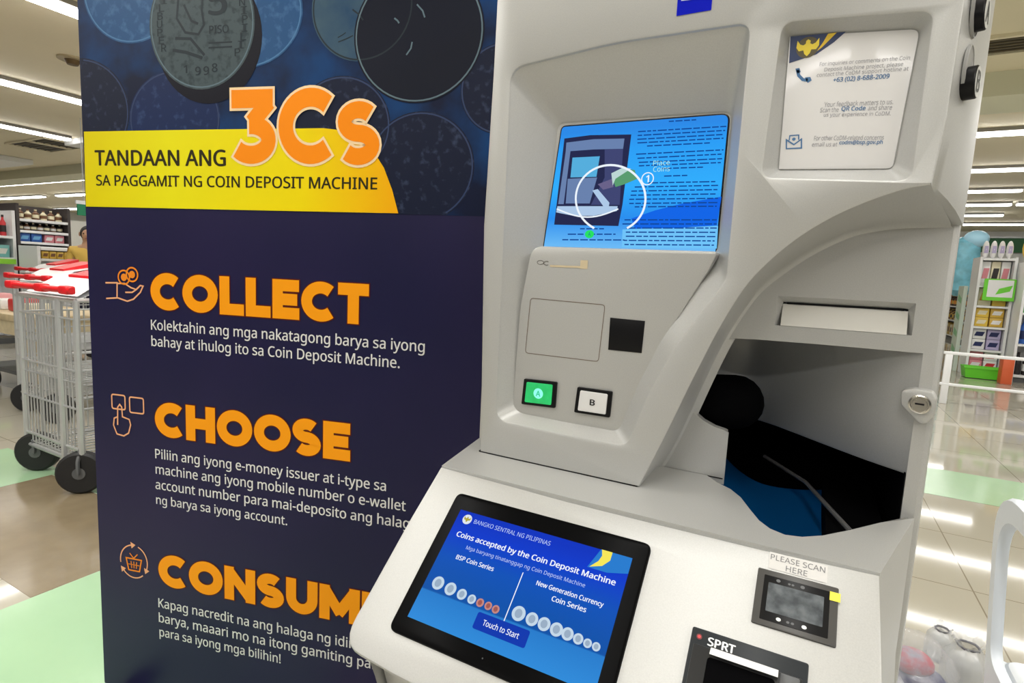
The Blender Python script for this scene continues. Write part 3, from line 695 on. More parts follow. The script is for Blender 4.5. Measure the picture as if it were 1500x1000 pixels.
ttext('New Generation Currency', .585, .93, .395, .445, LW, .02); ttext('Coin Series', .685, .86, .47, .51, LW, .02)
T('divider', [stroke2([tx(.497, .37), tx(.497, .78)], .0012)[0]], LW)
SIL, COP = em('coin_silver', (.55, .68, .80)), em('coin_copper', (.55, .25, .22)); SID = em('coin_shade', (.32, .42, .55))
left = [(.062, .60, .0086), (.145, .605, .0082), (.215, .62, .0068), (.275, .63, .0058)]; cop = [(.328, .64, .0052), (.378, .645, .0050), (.425, .65, .0050)]
right = [(.56, .585, .0088), (.643, .592, .0078), (.718, .60, .0078), (.79, .605, .0078), (.862, .61, .0072), (.922, .62, .0060), (.965, .625, .0048), (.99, .63, .0046)]
right = [(u, v, r) for u, (_, v, r) in zip((.545, .626, .702, .775, .845, .905, .955, .992), right)]
def cp_(lst, rs): return [((FI.px(500 + x / 2.778, 640 + y / 2.778).x - SX0) / sw, (SY1 - FI.px(500 + x / 2.778, 640 + y / 2.778).y) / sh, r) for (x, y), r in zip(lst, rs)]
left = cp_(((401, 601), (451, 625), (497, 647), (537, 667)), (.0086, .0082, .0068, .0058)); cop = cp_(((571, 681), (604, 694), (634, 708)), (.0052, .0050, .0050))
right = cp_(((727, 725), (781, 748), (830, 768), (880, 790), (925, 808), (968, 828), (1006, 846), (1041, 860)), (.0088, .0078, .0078, .0078, .0072, .0060, .0050, .0048))
def coins(lst, m, n):
    T(n, [ell(tx(u, v).x, tx(u, v).y, r, r, 24) for u, v, r in lst], m, .0062)
    T(n, [ell(tx(u, v).x, tx(u, v).y, r * .55, r * .62, 16) for u, v, r in lst], SID if m is SIL else em('coin_copper_dark', (.35, .10, .09)), .0065)
coins(left, SIL, 'coin_picture'); coins(cop, COP, 'coin_picture'); coins(right, SIL, 'coin_picture')
a, b = tx(.355, .90), tx(.64, .77); T('start_button', [rect(a.x, a.y, b.x, b.y, .003)], em('deep_blue', (.004, .04, .42)), .0061)
ttext('Touch to Start', .40, .595, .81, .855, LW, .01)
c = V(((TX0 + TX1) / 2 - .008, TY0 + .011)); T('status_light', [ell(c.x, c.y, .0009, .0009, 10)], MGREY)

# scanner
sc_ = plate(FI, rect(-.0238, -.0905, .0563, -.0280, .002, 3), 'code_scanner', mat('scanner_frame', (.055, .053, .050), .4), machine, M0, -.002, .0025, .0012)
plate(FI, rect(-.0165, -.0845, .0485, -.0345, .001, 2), 'scanner_bezel', BLACK, sc_, M0, .002, .0028, .0004)
def glassy():
    return mat('scanner_glass', (.025, .032, .038), .35, noise=.8, nscale=75, col2=(.11, .125, .135), spec=.2)
flat(FI, [rect(-.0115, -.0745, .0430, -.0425, .0008, 2)], 'scanner_window', glassy(), sc_, M0, .0031)
LEDW = mat('led_lens', (.62, .64, .60), .2)
for (u, v, r, m) in ((-.002, -.0385, .0022, MGREY), (.009, -.0390, .0014, MGREY), (.0125, -.0390, .0014, MGREY), (.022, -.0385, .0022, MGREY), (.002, -.0800, .0024, LEDW), (.011, -.0802, .0016, MGREY), (.0155, -.0802, .0016, MGREY), (.0265, -.0802, .0024, LEDW)):
    flat(FI, [ell(u, v, r, r * .8, 14)], 'scanner_led', m, sc_, M0, .0032)
flat(FI, [rect(.0480, -.0440, .0580, -.0345)], 'yellow_sticker', mat('sticker_yellow', (.90, .78, .02), .4), sc_, M0, .0034)
pl_ = flat(FI, [rect(-.014, -.0255, .045, -.0055)], 'scan_label', mat('label_white', (.60, .59, .57), .4), machine, M0, .0005); pl_['label'] = 'clear label reading please scan here'
LI = mat('label_ink', (.16, .16, .17), .6)
text(FI, 'PLEASE SCAN', (-.0125, -.0145, .0425, -.0080), 'label_text', LI, pl_, M0, .0008); text(FI, 'HERE', (.004, -.0240, .0255, -.0175), 'label_text', LI, pl_, M0, .0008)
# printer
pr = plate(FI, rect(-.0800, -.1980, .0335, -.1140, .0025, 3), 'receipt_printer', DGREY, machine, M0, -.002, .004, .0015)
PD = mat('printer_black', (.012, .013, .015), .35)
plate(FI, rect(-.0760, -.1950, .0290, -.1310, .001, 2), 'printer_door', PD, pr, M0, .003, .0048, .0006)
plate(FI, rect(-.0600, -.1940, .0050, -.1400, .004, 4), 'paper_hollow', VOID, pr, M0, .003, .0056, .0004)
plate(FI, rect(.0090, -.1480, .0265, -.1320, .001, 2), 'feed_button', MGREY, pr, M0, .003, .0060, .0006)
flat(FI, [ell(-.0715, -.1232, .0030, .0030, 20)], 'light_ring', mat('maroon_ring', (.16, .01, .015), .4), pr, M0, .0046)
flat(FI, [ell(-.0715, -.1232, .0016, .0016, 14)], 'power_light', mat('red_lamp', (.95, .06, .06), emit=1.2), pr, M0, .0049)
text(FI, 'SPRT', (-.0620, -.1290, -.0350, -.1205), 'brand_letters', mat('letter_white', (.80, .82, .84), .4), pr, M0, .0048, bold=.03)
mb = MB(); rows = []
for k in range(7):
    t = k / 6; rows.append([FI.P(x, -.1305 - .0085 * t, .0066 + .006 * math.sin(t * 1.4)) for x in (-.058, -.03, -.01, .007)])
mb.loft(rows, closed_loops=False); mb.build('paper', PAPER, pr, smooth=True, off=M0)

# ================================================================== THE BANNER
BY = .26633
BN0 = V((-1.7835, .8145, 0))
FBN = Frame(BN0, (math.cos(BY), math.sin(BY), 0), (0, 0, 1))
banner = thing('banner_stand', 'tall navy banner panel with orange 3Cs lettering, standing left of the machine', 'banner', BN0)
BW, BTOP = 1.215, 2.28
mb = MB()
mb.loft([FBN.L(rect(0, .01, BW, BTOP), -.03), FBN.L(rect(0, .01, BW, BTOP), 0)]); mb.fill([FBN.L(rect(0, .01, BW, BTOP), -.03)])
mb.mi = 1; mb.fill([FBN.L(rect(0, .01, BW, BTOP), 0)])
mb.build('printed_panel', [WHITE, NAVY], banner, off=BN0)
mb = MB()
for x in (.1, BW - .1): mb.box((FBN.P(x, 0, 0) + V((-.03, -.10, 0))), (FBN.P(x, 0, 0) + V((.03, .14, .02))), bev=.004)
mb.build('foot', DGREY, banner, off=BN0)
mb = MB()
for x in (0, BW): mb.tube([FBN.P(x, .01, -.012), FBN.P(x, BTOP, -.012)], .006, 8)
mb.build('edge_trim', mat('silver_edge', (.75, .77, .80), .25, metal=.5), banner, off=BN0)
def Bx(*pts): return [FBN.px(*p) for p in pts]
def B_(name, polys, m, h=.0006): return flat(FBN, polys, name, m, banner, BN0, h)
MOTT = mat('mottled_blue_print', (.006, .010, .035), .4, spec=.15, noise=1, nscale=5.5, col2=(.005, .045, .16), lohi=(.42, .66))
B_('coin_backdrop', [rect(.002, 1.434, BW - .002, BTOP - .002)], MOTT, .0004)
def coinprint(cx, cy, rx, ry, m, rim, relief, h, rot=0, inner=True, clipz=1.434):
    """printed coin; outlines follow the panel, trimmed to the picture area"""
    def clip(pl): return [V((min(max(p.x, .002), BW - .002), min(max(p.y, clipz), BTOP - .003))) for p in pl]
    o = clip(ell(cx, cy, rx, ry, 56)); i = clip(ell(cx, cy, rx * .955, ry * .955, 56))
    extra = []
    rimq = [q for q in stroke2(clip(ell(cx, cy, rx * .965, ry * .965, 56)), .0035, True) if all(abs(p.y - clipz) > .003 for p in q) and all(.004 < p.x < BW - .004 for p in q)]
    if relief:
        rng = random.Random(int(cx * 1000)); polys = []
        for k in range(relief):
            a = rng.uniform(0, 2 * PI); r = rng.uniform(.1, .8); x, y = cx + rx * r * math.cos(a), cy + ry * r * math.sin(a)
            if not (.02 < x < BW - .02 and clipz + .02 < y < BTOP - .02): continue
            t = rng.uniform(0, PI); L = rng.uniform(.006, .022)
            polys += stroke2([(x - L * math.cos(t), y - L * math.sin(t)), (x + .3 * L * math.sin(t), y), (x + L * math.cos(t), y + L * math.sin(t))], rng.uniform(.002, .004))
        extra = polys
    mb = MB(); mb.fill([FBN.L(o, h)]); mb.mi = 1
    for q in extra + rimq: mb.fill([FBN.L(q, h + .00025)])
    return mb.build('printed_coin', [m, rim], banner, off=BN0, fixn=False)
def cpx(x, y, rx, ry): 
    c = FBN.px(x, y); a = FBN.px(x + rx, y); b = FBN.px(x, y - ry); return c.x, c.y, abs(a.x - c.x), abs(b.y - c.y)
CD, CBL, CGR = mat('coin_deep_print', (.009, .013, .035), .4, spec=.15, noise=.5, nscale=55, col2=(.035, .05, .10), lohi=(.56, .74)), mat('coin_blue_print', (.022, .085, .22), .4, spec=.15, noise=.6, nscale=45, col2=(.06, .15, .33), lohi=(.50, .70)), mat('coin_grey_print', (.062, .088, .10), .4, spec=.15, noise=.35, nscale=60, col2=(.035, .052, .062), lohi=(.5, .66))
RB, RG, RD = mat('rim_blue_print', (.08, .20, .40), .4, spec=.15), mat('rim_grey_print', (.022, .033, .042), .4, spec=.15), mat('rim_dark_print', (.035, .055, .13), .4, spec=.15)
RL = mat('rim_light_print', (.12, .18, .22), .4, spec=.15)
coinprint(*cpx(255, 175, 68, 72), mat('coin_dusk_print', (.010, .022, .085), .4, spec=.15, noise=.5, nscale=50, col2=(.03, .06, .16), lohi=(.55, .72)), RD, 0, .0005)
coinprint(*cpx(118, 165, 72, 80), CD, RD, 0, .0006)
coinprint(*cpx(500, 185, 72, 74), CD, RD, 0, .0007)
coinprint(*cpx(615, 245, 80, 82), CD, RD, 0, .0008)
coinprint(*cpx(735, 130, 62, 68), CD, RD, 0, .0009)
coinprint(*cpx(192, -20, 74, 86), CBL, RB, 0, .0008)
coinprint(*cpx(360, 20, 84, 82), CBL, RB, 0, .0010)
coinprint(*cpx(530, 10, 76, 82), mat('coin_slate_print', (.06, .11, .15), .4, spec=.15, noise=.5, nscale=10, col2=(.02, .06, .13)), RG, 5, .0010)
coinprint(*cpx(612, 50, 98, 104), mat('coin_shadow_print', (.007, .009, .020), .4, spec=.15), RL, 4, .0012)
bx, by, brx, bry = cpx(295, 35, 79, 99)
shadow = B_('coin_shadow_print', [ell(bx + .02, by - .035, brx, bry, 48)], mat('print_black', (.005, .005, .012), .4, spec=.15), .0013)
big = coinprint(bx, by, brx, bry, CGR, RL, 0, .0015)
def bigt(s, x0, y0, x1, y1): text(FBN, s, (bx + brx * x0, by + bry * y0, bx + brx * x1, by + bry * y1), 'coin_lettering', RG, big, BN0, .0019, .02)
bigt('5', .16, .12, .48, .52); bigt('PISO', .16, -.16, .52, -.04)
flat(FBN, stroke2([(bx + brx * .14, by - bry * .30), (bx + brx * .58, by - bry * .30)], .004) + stroke2([(bx + brx * .14, by - bry * .37), (bx + brx * .58, by - bry * .37)], .004)
     + stroke2([(bx + brx * x, by + bry * y) for x, y in ((-.12, .62), (-.42, .42), (-.46, .1), (-.30, -.12), (-.05, -.16), (.06, -.02), (.02, .2), (.05, .45))], .006)
     + stroke2([(bx + brx * x, by + bry * y) for x, y in ((-.32, .30), (-.18, .05), (-.05, .0))], .006) + stroke2([(bx + brx * x, by + bry * y) for x, y in ((-.5, -.2), (-.2, -.22), (.06, -.48))], .007)
     + stroke2([(bx + brx * x, by + bry * y) for x, y in ((-.55, -.38), (-.3, -.42), (.02, -.52))], .008), 'coin_portrait', RG, big, BN0, .0018)
for k, (ch, a) in enumerate(zip('REPUBLIKA', [205 - 9 * i for i in range(9)])):
    a = math.radians(a); x, y = bx + brx * .80 * math.cos(a), by + bry * .80 * math.sin(a); text(FBN, ch, (x - .008, y - .009, x + .008, y + .009), 'coin_lettering', RG, big, BN0, .0019, .01)
for ch, a in zip('PILIPINAS', [-34 + 9 * i for i in range(9)]):
    a = math.radians(a); x, y = bx + brx * .82 * math.cos(a), by + bry * .82 * math.sin(a); text(FBN, ch, (x - .008, y - .009, x + .008, y + .009), 'coin_lettering', RG, big, BN0, .0019, .01)
bigt('1', -.34, -.74, -.28, -.62); bigt('9', -.12, -.78, -.02, -.65); bigt('9', .04, -.78, .14, -.65); bigt('8', .20, -.74, .30, -.61)
# yellow band
band = Bx((124, 193), (300, 190), (475, 188), (500, 191), (525, 202), (548, 222), (563, 246), (575, 278), (584, 312.5), (350, 307.5), (127, 302.5))
YG = bpy.data.materials.new('yellow_to_amber_print'); YG.use_nodes = True
def _yg():
    nt = YG.node_tree; b = nt.nodes['Principled BSDF']; tc = nt.nodes.new('ShaderNodeTexCoord'); sp = nt.nodes.new('ShaderNodeSeparateXYZ'); rp = nt.nodes.new('ShaderNodeValToRGB')
    mr = nt.nodes.new('ShaderNodeMapRange'); mr.inputs[2].default_value = .93 * math.cos(BY); nt.links.new(tc.outputs['Object'], sp.inputs[0]); nt.links.new(sp.outputs['X'], mr.inputs[0]); nt.links.new(mr.outputs[0], rp.inputs[0])
    els = rp.color_ramp.elements; els[0].position = .0; els[0].color = (.72, .60, 0, 1); els[1].position = 1; els[1].color = (.92, .42, 0, 1)
    for p, c in ((.3, (.82, .76, .005)), (.72, (.88, .70, 0))): els.new(p).color = (*c, 1)
    nt.links.new(rp.outputs[0], b.inputs['Base Color']); b.inputs['Roughness'].default_value = .5; b.inputs['Specular IOR Level'].default_value = .15
_yg()
B_('yellow_band', [band], YG, .0022)
def btext(s, x0, x1, ytop, ybase, m, bold=0, name='body_text', h=.0008, desc=0):
    """words between pixel x0 and x1; cap top and base line measured at x0; desc = share of the ink below the base line"""
    a = FBN.px(x0, ybase); b = FBN.px(x0, ytop); 
    lo = FBN.o.copy(); d = ray(x1, 400); Pp = hit(x1, 500, FBN.o, FBN.n); xe = (Pp - FBN.o).dot(FBN.ex)
    hh = b.y - a.y; text(FBN, s, (a.x, a.y - hh * desc, xe, b.y), name, m, banner, BN0, h, bold)
text(FBN, 'TANDAAN ANG', (.042, 1.5435, .452, 1.5835), 'title_text', INK, banner, BN0, .0026, .022)
text(FBN, 'SA PAGGAMIT NG COIN DEPOSIT MACHINE', (.043, 1.4905, .873, 1.5185), 'title_text', INK, banner, BN0, .0026, .016)
heading(FBN, '3Cs', (.464, 1.549, .877, 1.728), .245, 'title_outline', CREAM, banner, BN0, .0030, .05, .035, {2: .80})
heading(FBN, '3Cs', (.464, 1.549, .877, 1.728), .245, 'title_figure', ORANGE, banner, BN0, .0034, .05, 0, {2: .80})
HW = .295
HO = mat('heading_edge_print', (.10, .012, .008), .45, spec=.15)
for s, box in (('COLLECT', (.2095, 1.1635, .8565, 1.264)), ('CHOOSE', (.2125, .8090, .8125, .9085)), ('CONSUME', (.2105, .3650, .931, .4635))):
    heading(FBN, s, box, HW, 'heading_edge', HO, banner, BN0, .0006, .055, .028)
    heading(FBN, s, box, HW, 'heading', mat('heading_print', (.95, .345, .006), .45, spec=.15), banner, BN0, .0010, .055)
def body(lines):
    for s, x0, x1, zb, hh, dsc in lines:
        text(FBN, s, (x0, zb - hh * dsc, x1, zb + hh), 'body_text', TEXTW, banner, BN0, .0010, .010)
body([('Kolektahin ang mga nakatagong barya sa iyong', .208, 1.006, 1.1075, .0290, .30), ('bahay at ihulog ito sa Coin Deposit Machine.', .208, .942, 1.0625, .0290, .30),
      ('Piliin ang iyong e-money issuer at i-type sa', .2105, .913, .7440, .0290, .30), ('machine ang iyong mobile number o e-wallet', .2105, .968, .6990, .0290, .30),
      ('account number para mai-deposito ang halaga', .2085, 1.000, .6540, .0290, .30), ('ng barya sa iyong account.', .2095, .630, .6100, .0270, .30),
      ('Kapag nacredit na ang halaga ng idinepositong', .2075, 1.005, .2960, .0300, .30), ('barya, maaari mo na itong gamiting pambayad', .2075, 1.020, .2500, .0300, .30),
      ('para sa iyong mga bilihin!', .2085, .610, .2060, .0290, .30)])
# icons
IW = .0042
B_('coin_hand_icon', stroke2(Bx((155, 414), (172, 414), (172, 436), (156, 437)), IW) + stroke2(Bx((173, 415), (183, 415), (192, 421), (200, 424), (194, 428), (184, 428)), IW) + stroke2(Bx((200, 424), (206, 418), (210, 419), (206, 428), (196, 438), (187, 441), (173, 436)), IW), PEACH, .0010)
for p in ((182, 406), (194, 402)):
    c = FBN.px(*p); B_('icon_coin', [tuple([ell(c.x, c.y, .021, .021), ell(c.x, c.y, .0165, .0165)]), ell(c.x, c.y, .010, .010)], mat('icon_orange', (.85, .26, .02), .45, spec=.15), .0012 + .0002 * (p[0] > 190))
for x0, y0, x1, y1 in ((164, 577, 184, 600), (190, 581, 211, 606)):
    a, b = FBN.px(x0, y0), FBN.px(x1, y1); B_('key_icon', stroke2(rect(a.x, b.y, b.x, a.y, .006, 3), IW, True), PEACH, .0010)
B_('pointing_hand_icon', stroke2(Bx((173, 622), (173, 596), (176, 592), (179, 596), (180, 610), (190, 614), (192, 622), (189, 634), (182, 638), (172, 635), (167, 622), (168, 612), (173, 610)), IW), PEACH, .0014)
c = FBN.px(196.5, 822); R = .0475
arcs = []
for a0 in (100, 220, 340):
    pts = [V((c.x + R * math.cos(math.radians(a0 + k * 9)), c.y + R * 1.05 * math.sin(math.radians(a0 + k * 9)))) for k in range(11)]
    arcs += stroke2(pts, IW * .9); e = pts[0]; n = (pts[0] - c).normalized(); t = V((n.y, -n.x))
    arcs.append([e + n * .010, e - n * .010, e + t * .016])
B_('recycle_ring_icon', arcs, PEACH, .0010)
bk = [(-.027, .008), (.027, .008), (.019, -.028), (-.019, -.028)]
B_('basket_icon', stroke2([(c.x + x, c.y + y) for x, y in bk], IW, True) + stroke2([(c.x - .014, c.y + .024), (c.x, c.y + .010), (c.x + .014, c.y + .024)], IW * .8) + [q for x in (-.010, 0, .010) for q in stroke2([(c.x + x, c.y), (c.x + x * .8, c.y - .021)], IW * .7)] + stroke2([(c.x - .02, c.y - .010), (c.x + .02, c.y - .010)], IW * .6), mat('icon_orange', (.85, .26, .02), .45, spec=.15), .0010)

# ================================================================== TROLLEYS AND TABLE (left)
def make_cart(label):
    """wire stock trolley: width along x, depth along +y, base on the floor"""
    t = thing('shopping_cart', label, 'cart', group='wire trolleys with red handles')
    W, D, H = .64, .72, 1.06
    m = MB()
    for x in (0, W):
        m.tube([(x, 0, .16), (x, 0, H)], .016, 8); m.tube([(x, D, .16), (x, D, H)], .016, 8)
        m.tube([(x, 0, .17), (x, D, .17)], .014, 8); m.tube([(x, 0, H), (x, D, H)], .013, 8)
    for y in (0, D): m.tube([(0, y, .17), (W, y, .17)], .014, 8); m.tube([(0, y, H), (W, y, H)], .013, 8); m.tube([(0, y, .24), (W, y, .24)], .009, 6)
    m.tube([(.46, -.004, .17), (.46, -.004, H)], .018, 8)
    m.build('frame', STEEL, t, smooth=True)
    for y in (0, D):
        m = MB()
        for k in range(1, 17): x = W * k / 17; m.tube([(x, y, .17), (x, y, H - .1)], .0042, 5, cap=False)
        for z in (.47, .68, .96): m.tube([(0, y - .006, z), (W, y - .006, z)], .006, 5)
        m.build('wire_panel', STEEL, t, smooth=True)
    m = MB()
    for x in (0, W):
        m = MB()
        for k in range(1, 9): y = D * k / 9; m.tube([(x, y, .17), (x, y, H - .1)], .0042, 5, cap=False)
        for z in (.47, .68, .96): m.tube([(x, 0, z), (x, D, z)], .006, 5)
        m.build('side_wires', STEEL, t, smooth=True)
    for z in (.20, .62):
        m = MB()
        for k in range(0, 13): x = W * k / 12; m.tube([(x, 0, z), (x, D, z)], .0042, 5, cap=False)
        for k in range(0, 4): y = D * k / 3; m.tube([(0, y, z - .006), (W, y, z - .006)], .005, 5)
        m.build('shelf_grid', STEEL, t, smooth=True)
    hd = MB(); hd.tube([(-.03, -.03, 1.115), (W + .03, -.03, 1.115)], .017, 10)
    hd = hd.build('handle', RED, t, smooth=True)
    for x in (-.03, W * .5, W - .05):
        g = MB(); g.box((x - .03, -.05, 1.092), (x + .06, .0, 1.138), bev=.012); g.build('grip_block', RED, hd, smooth=True)
    fl = MB(); fl.loft([[(.03, .02, 1.08), (W - .03, .02, 1.08)], [(.05, .16, 1.17), (W - .05, .16, 1.17)], [(.05, .30, 1.20), (W - .05, .30, 1.20)], [(.06, .31, 1.185), (W - .06, .31, 1.185)], [(.03, .03, 1.065), (W - .03, .03, 1.065)]], closed_loops=False)
    fl.build('white_flap', WHITE, t, smooth=True)
    rb = MB(); rb.loft([[(.20, .16, 1.15), (.42, .16, 1.15), (.50, .36, 1.20), (.26, .36, 1.20)], [(.20, .16, 1.185), (.42, .16, 1.185), (.50, .36, 1.25), (.26, .36, 1.25)]]); rb.add([(.20, .16, 1.185), (.42, .16, 1.185), (.50, .36, 1.25), (.26, .36, 1.25)], [(0, 1, 2, 3)]); rb.build('red_seat', RED, t)
    for (x, y, an) in ((.05, .03, .9), (W - .02, .0, .8), (.05, D - .03, .5), (W - .05, D - .03, .9)):
        ax = V((math.cos(-an), math.sin(-an), 0)); c = V((x, y, .118)); w = MB()
        prof = [(.03, -.030), (.105, -.030), (.117, -.018), (.117, .018), (.105, .030), (.03, .030)]
        e = V((-ax.y, ax.x, 0)); rings = []
        for r, o in prof: rings.append([c + ax * o + (e * math.cos(2 * PI * k / 28) + V((0, 0, 1)) * math.sin(2 * PI * k / 28)) * r for k in range(28)])
        w.loft(rings); wo = w.build('wheel', RUBBER, t, smooth=True)
        h = MB(); h.cyl(c - ax * .034, c + ax * .034, .032, 16); h.tube([c + ax * .04, c + ax * .04 + V((0, 0, .07)), c + V((0, 0, .13))], .010, 6); h.tube([c - ax * .04, c - ax * .04 + V((0, 0, .07)), c + V((0, 0, .13))], .010, 6)
        h.build('hub', MGREY, wo, smooth=True)
    return t
cart = make_cart('nearest wire trolley with big black wheels, left of the banner edge')
cart.location = (-4.06, 1.5, 0)
def cart_copy(x, y, rz, label):
    c = copy_tree(cart); c.location = (x, y, 0); c.rotation_euler = (0, 0, rz); c['label'] = label
cart_copy(-3.28, 1.62, 0, 'wire trolley mostly hidden behind the banner edge')
cart_copy(-8.10, 3.02, 0, 'far wire trolley behind the wooden table, its red handle showing')
cart_copy(-4.86, 2.36, 0, 'wire trolley behind the nearest one, its red seat above the handle')
cart_copy(-5.66, 2.06, .0, 'wire trolley beside the wooden table, seen through the nearest trolley')
WOOD = mat('pale_wood', (.66, .53, .33), .5, noise=.2, nscale=14)
t = thing('wooden_table', 'pale wooden table with thick edge behind the nearest trolley', 'table', (-6.65, 2.6, 0))
m = MB(); m.box((-.75, -.38, .69), (.76, .38, .75), bev=.006); m.build('table_top', WOOD, t, smooth=True)
m = MB(); m.box((-.73, -.365, .565), (.74, .36, .69)); m.build('apron', mat('pale_wood_edge', (.70, .60, .40), .5, noise=.15, nscale=14), t)
for sx in (-.68, .69):
    for sy in (-.33, .33):
        m = MB(); m.box((sx - .045, sy - .04, 0), (sx + .045, sy + .04, .57), bev=.005); m.build('leg', WOOD, t, smooth=True)
PK = [mat('pink_pack', (.75, .35, .36), .45), mat('cream_pack', (.78, .70, .52), .5), mat('white_pack', (.80, .80, .78), .45), mat('red_pack', (.62, .05, .05), .45)]
for k, (x, w, h, c, l) in enumerate(((-7.12, .16, .14, 0, 'pink packet at the left end of the wooden table'), (-6.86, .2, .10, 2, 'white packet lying on the wooden table'), (-6.55, .16, .12, 3, 'red packet standing on the wooden table'), (-6.28, .2, .09, 1, 'cream packet near the right end of the wooden table'))):
    m = MB(); m.box((-w / 2, -.1, 0), (w / 2, .1, h), bev=.02); o = m.build('food_packet', PK[c], smooth=True); o.location = (x, 2.45, .75); tag(o, l, 'packet', 'packets on the wooden table')
t = thing('platform_trolley', 'low grey platform trolley with black wheels under the wooden table', 'trolley', (-6.6, 2.6, 0))
m = MB(); m.box((-.5, -.3, .17), (.45, .3, .21), bev=.01); m.build('deck', MGREY, t, smooth=True)
for x in (-.4, .36):
    for y in (-.24, .24):
        m = MB(); m.cyl((x, y - .02, .075), (x, y + .02, .075), .075, 18); m.build('wheel', RUBBER, t, smooth=True)
m = MB(); m.tube([(-.5, -.26, .2), (-.56, -.26, .44), (-.56, .26, .44), (-.5, .26, .2)], .014, 8); m.build('push_bar', STEEL, t, smooth=True)

# ================================================================== SHELVES AND GOODS
def shelf(name, label, x, y, rz, W, D, levels, H, group=None, back=True, panelm=None, basez=.08):
    """gondola: front along local -y, width along x"""
    t = thing(name, label, 'shelf', (x, y, 0), rz, group)
    m = MB()
    if back: m.box((0, D - .03, 0), (W, D, H)); m.build('back_panel', panelm or WHITE, t)
    for xx in (0, W):
        m = MB(); m.box((xx - .018, 0, 0), (xx + .018, D, H)); m.build('side_panel', panelm or WHITE, t)
    for z in levels:
        m = MB(); m.box((.018, -.01, z - .035), (W - .018, D - .03, z), bev=.004); m.build('shelf_board', WHITE, t)
    m = MB(); m.box((0, .03, 0), (W, D - .03, basez)); m.build('plinth', MGREY, t)
    return t
def local(x, y, rz): return Matrix.Translation((x, y, 0)) @ Matrix.Rotation(rz, 4, 'Z')
PRODUCT = {}
def product(kind, ca, cb, w, d, h):
    k = (kind, ca, cb, round(w, 3), round(d, 3), round(h, 3))
    if k in PRODUCT: return PRODUCT[k]
    A = mat('pack_' + ca, PCOL[ca], .4); B = mat('pack_' + cb, PCOL[cb], .4); m = MB()
    if kind == 'carton':
        m.box((-w / 2, -d / 2, 0), (w / 2, d / 2, h), bev=.006); m.mi = 1
        m.add([(-w * .40, -d / 2 - .001, h * .28), (w * .25, -d / 2 - .001, h * .28), (w * .40, -d / 2 - .001, h * .72), (-w * .25, -d / 2 - .001, h * .72)], [(0, 1, 2, 3)])
    elif kind == 'bottle':
        m.tube([(0, 0, 0), (0, 0, h * .03), (0, 0, h * .62), (0, 0, h * .78), (0, 0, h * .9)], [w * .46, w * .5, w * .5, w * .2, w * .17], 12); m.mi = 1
        m.tube([(0, 0, h * .18), (0, 0, h * .5)], w * .51, 12); m.tube([(0, 0, h * .89), (0, 0, h)], w * .2, 10)
    elif kind == 'bag':
        m.sphere((0, 0, h / 2), h / 2, 8, (w / h, d / h, 1)); m.mi = 1
        m.add([(-w * .3, -d * .49, h * .3), (w * .3, -d * .49, h * .3), (w * .25, -d * .49, h * .7), (-w * .25, -d * .49, h * .7)], [(0, 1, 2, 3)])
    o = m.build(kind, [A, B], smooth=True); PRODUCT[k] = o.data; bpy.data.objects.remove(o); return PRODUCT[k]
PCOL = dict(yellow=(.80, .55, .08), gold=(.62, .40, .06), cream=(.78, .72, .52), white=(.80, .80, .80), blue=(.03, .12, .45), sky=(.15, .42, .70), red=(.62, .04, .05), pink=(.72, .25, .30), brown=(.16, .07, .03),
            dark=(.02, .015, .015), green=(.06, .42, .06), teal=(.20, .52, .52), orange=(.75, .25, .03), navy=(.01, .02, .10), lilac=(.45, .40, .62))
def row(M, x0, x1, z, y, n, specs, kind, label, group, cat, wob=.0):
    """n goods side by side on one shelf; specs: list of (colour, label colour)"""
    st = (x1 - x0) / n
    for i in range(n):
        ca, cb, hh, lab = specs[i % len(specs)]
        me = product(kind, ca, cb, st * .9, min(st * .9, .3), hh); o = bpy.data.objects.new(cat.replace(' ', '_'), me); COL.objects.link(o)
        o.matrix_world = M @ Matrix.Translation((x0 + st * (i + .5), y + random.uniform(-wob, wob), z + .003))
        tag(o, lab, cat, group)
# left gondola, face towards +x
RZL = PI / 2
def LM(x, y): return local(x, y, RZL)
sx, sy = -10.0, 3.72
shelf('display_rack', 'tall dark-backed rack of goods at the far left, beside the banner top', sx, sy, RZL, .62, .5, (1.46, 1.62, 1.78), 1.99, panelm=mat('rack_dark', (.05, .04, .04), .5))
M = LM(sx, sy)
row(M, .03, .59, 1.78, .14, 6, [('brown', 'cream', .15, 'brown jar with a pale label on the top level of the left rack'), ('cream', 'brown', .14, 'cream jar on the top level of the left rack')], 'bottle', '', 'jars on the top level of the left rack', 'jar')
row(M, .03, .59, 1.62, .14, 7, [('dark', 'cream', .112, 'dark jar with a pale label on the middle level of the left rack'), ('brown', 'white', .106, 'brown jar with a white label on the middle level of the left rack')], 'bottle', '', 'jars on the middle level of the left rack', 'jar')
row(M, .03, .31, 1.46, .14, 2, [('blue', 'sky', .115, 'blue carton on the lowest level of the left rack')], 'carton', '', 'blue cartons on the left rack', 'carton')
row(M, .33, .59, 1.46, .14, 2, [('pink', 'white', .112, 'pink carton on the lowest level of the left rack')], 'carton', '', 'pink cartons on the left rack', 'carton')
shelf('display_counter', 'white counter with packets in front of the left rack', sx + .62, sy - .02, RZL, .78, .55, (1.38,), 1.40)
M = LM(sx + .62, sy - .02)
row(M, .04, .74, .98 + .25, .06, 8, [('gold', 'brown', .10, 'golden packet inside the white counter on the left')], 'carton', '', 'packets inside the white counter', 'packet')
m = MB(); m.box((.02, -.005, 1.20), (.76, .5, 1.23)); o = m.build('shelf_board', WHITE); o.parent = [q for q in bpy.data.objects if q.name.startswith('display_counter')][-1]
shelf('display_rack', 'white rack with cream and dark red packs at the left edge', -10.0, 2.95, RZL, .72, .5, (1.22, 1.52), 1.88)
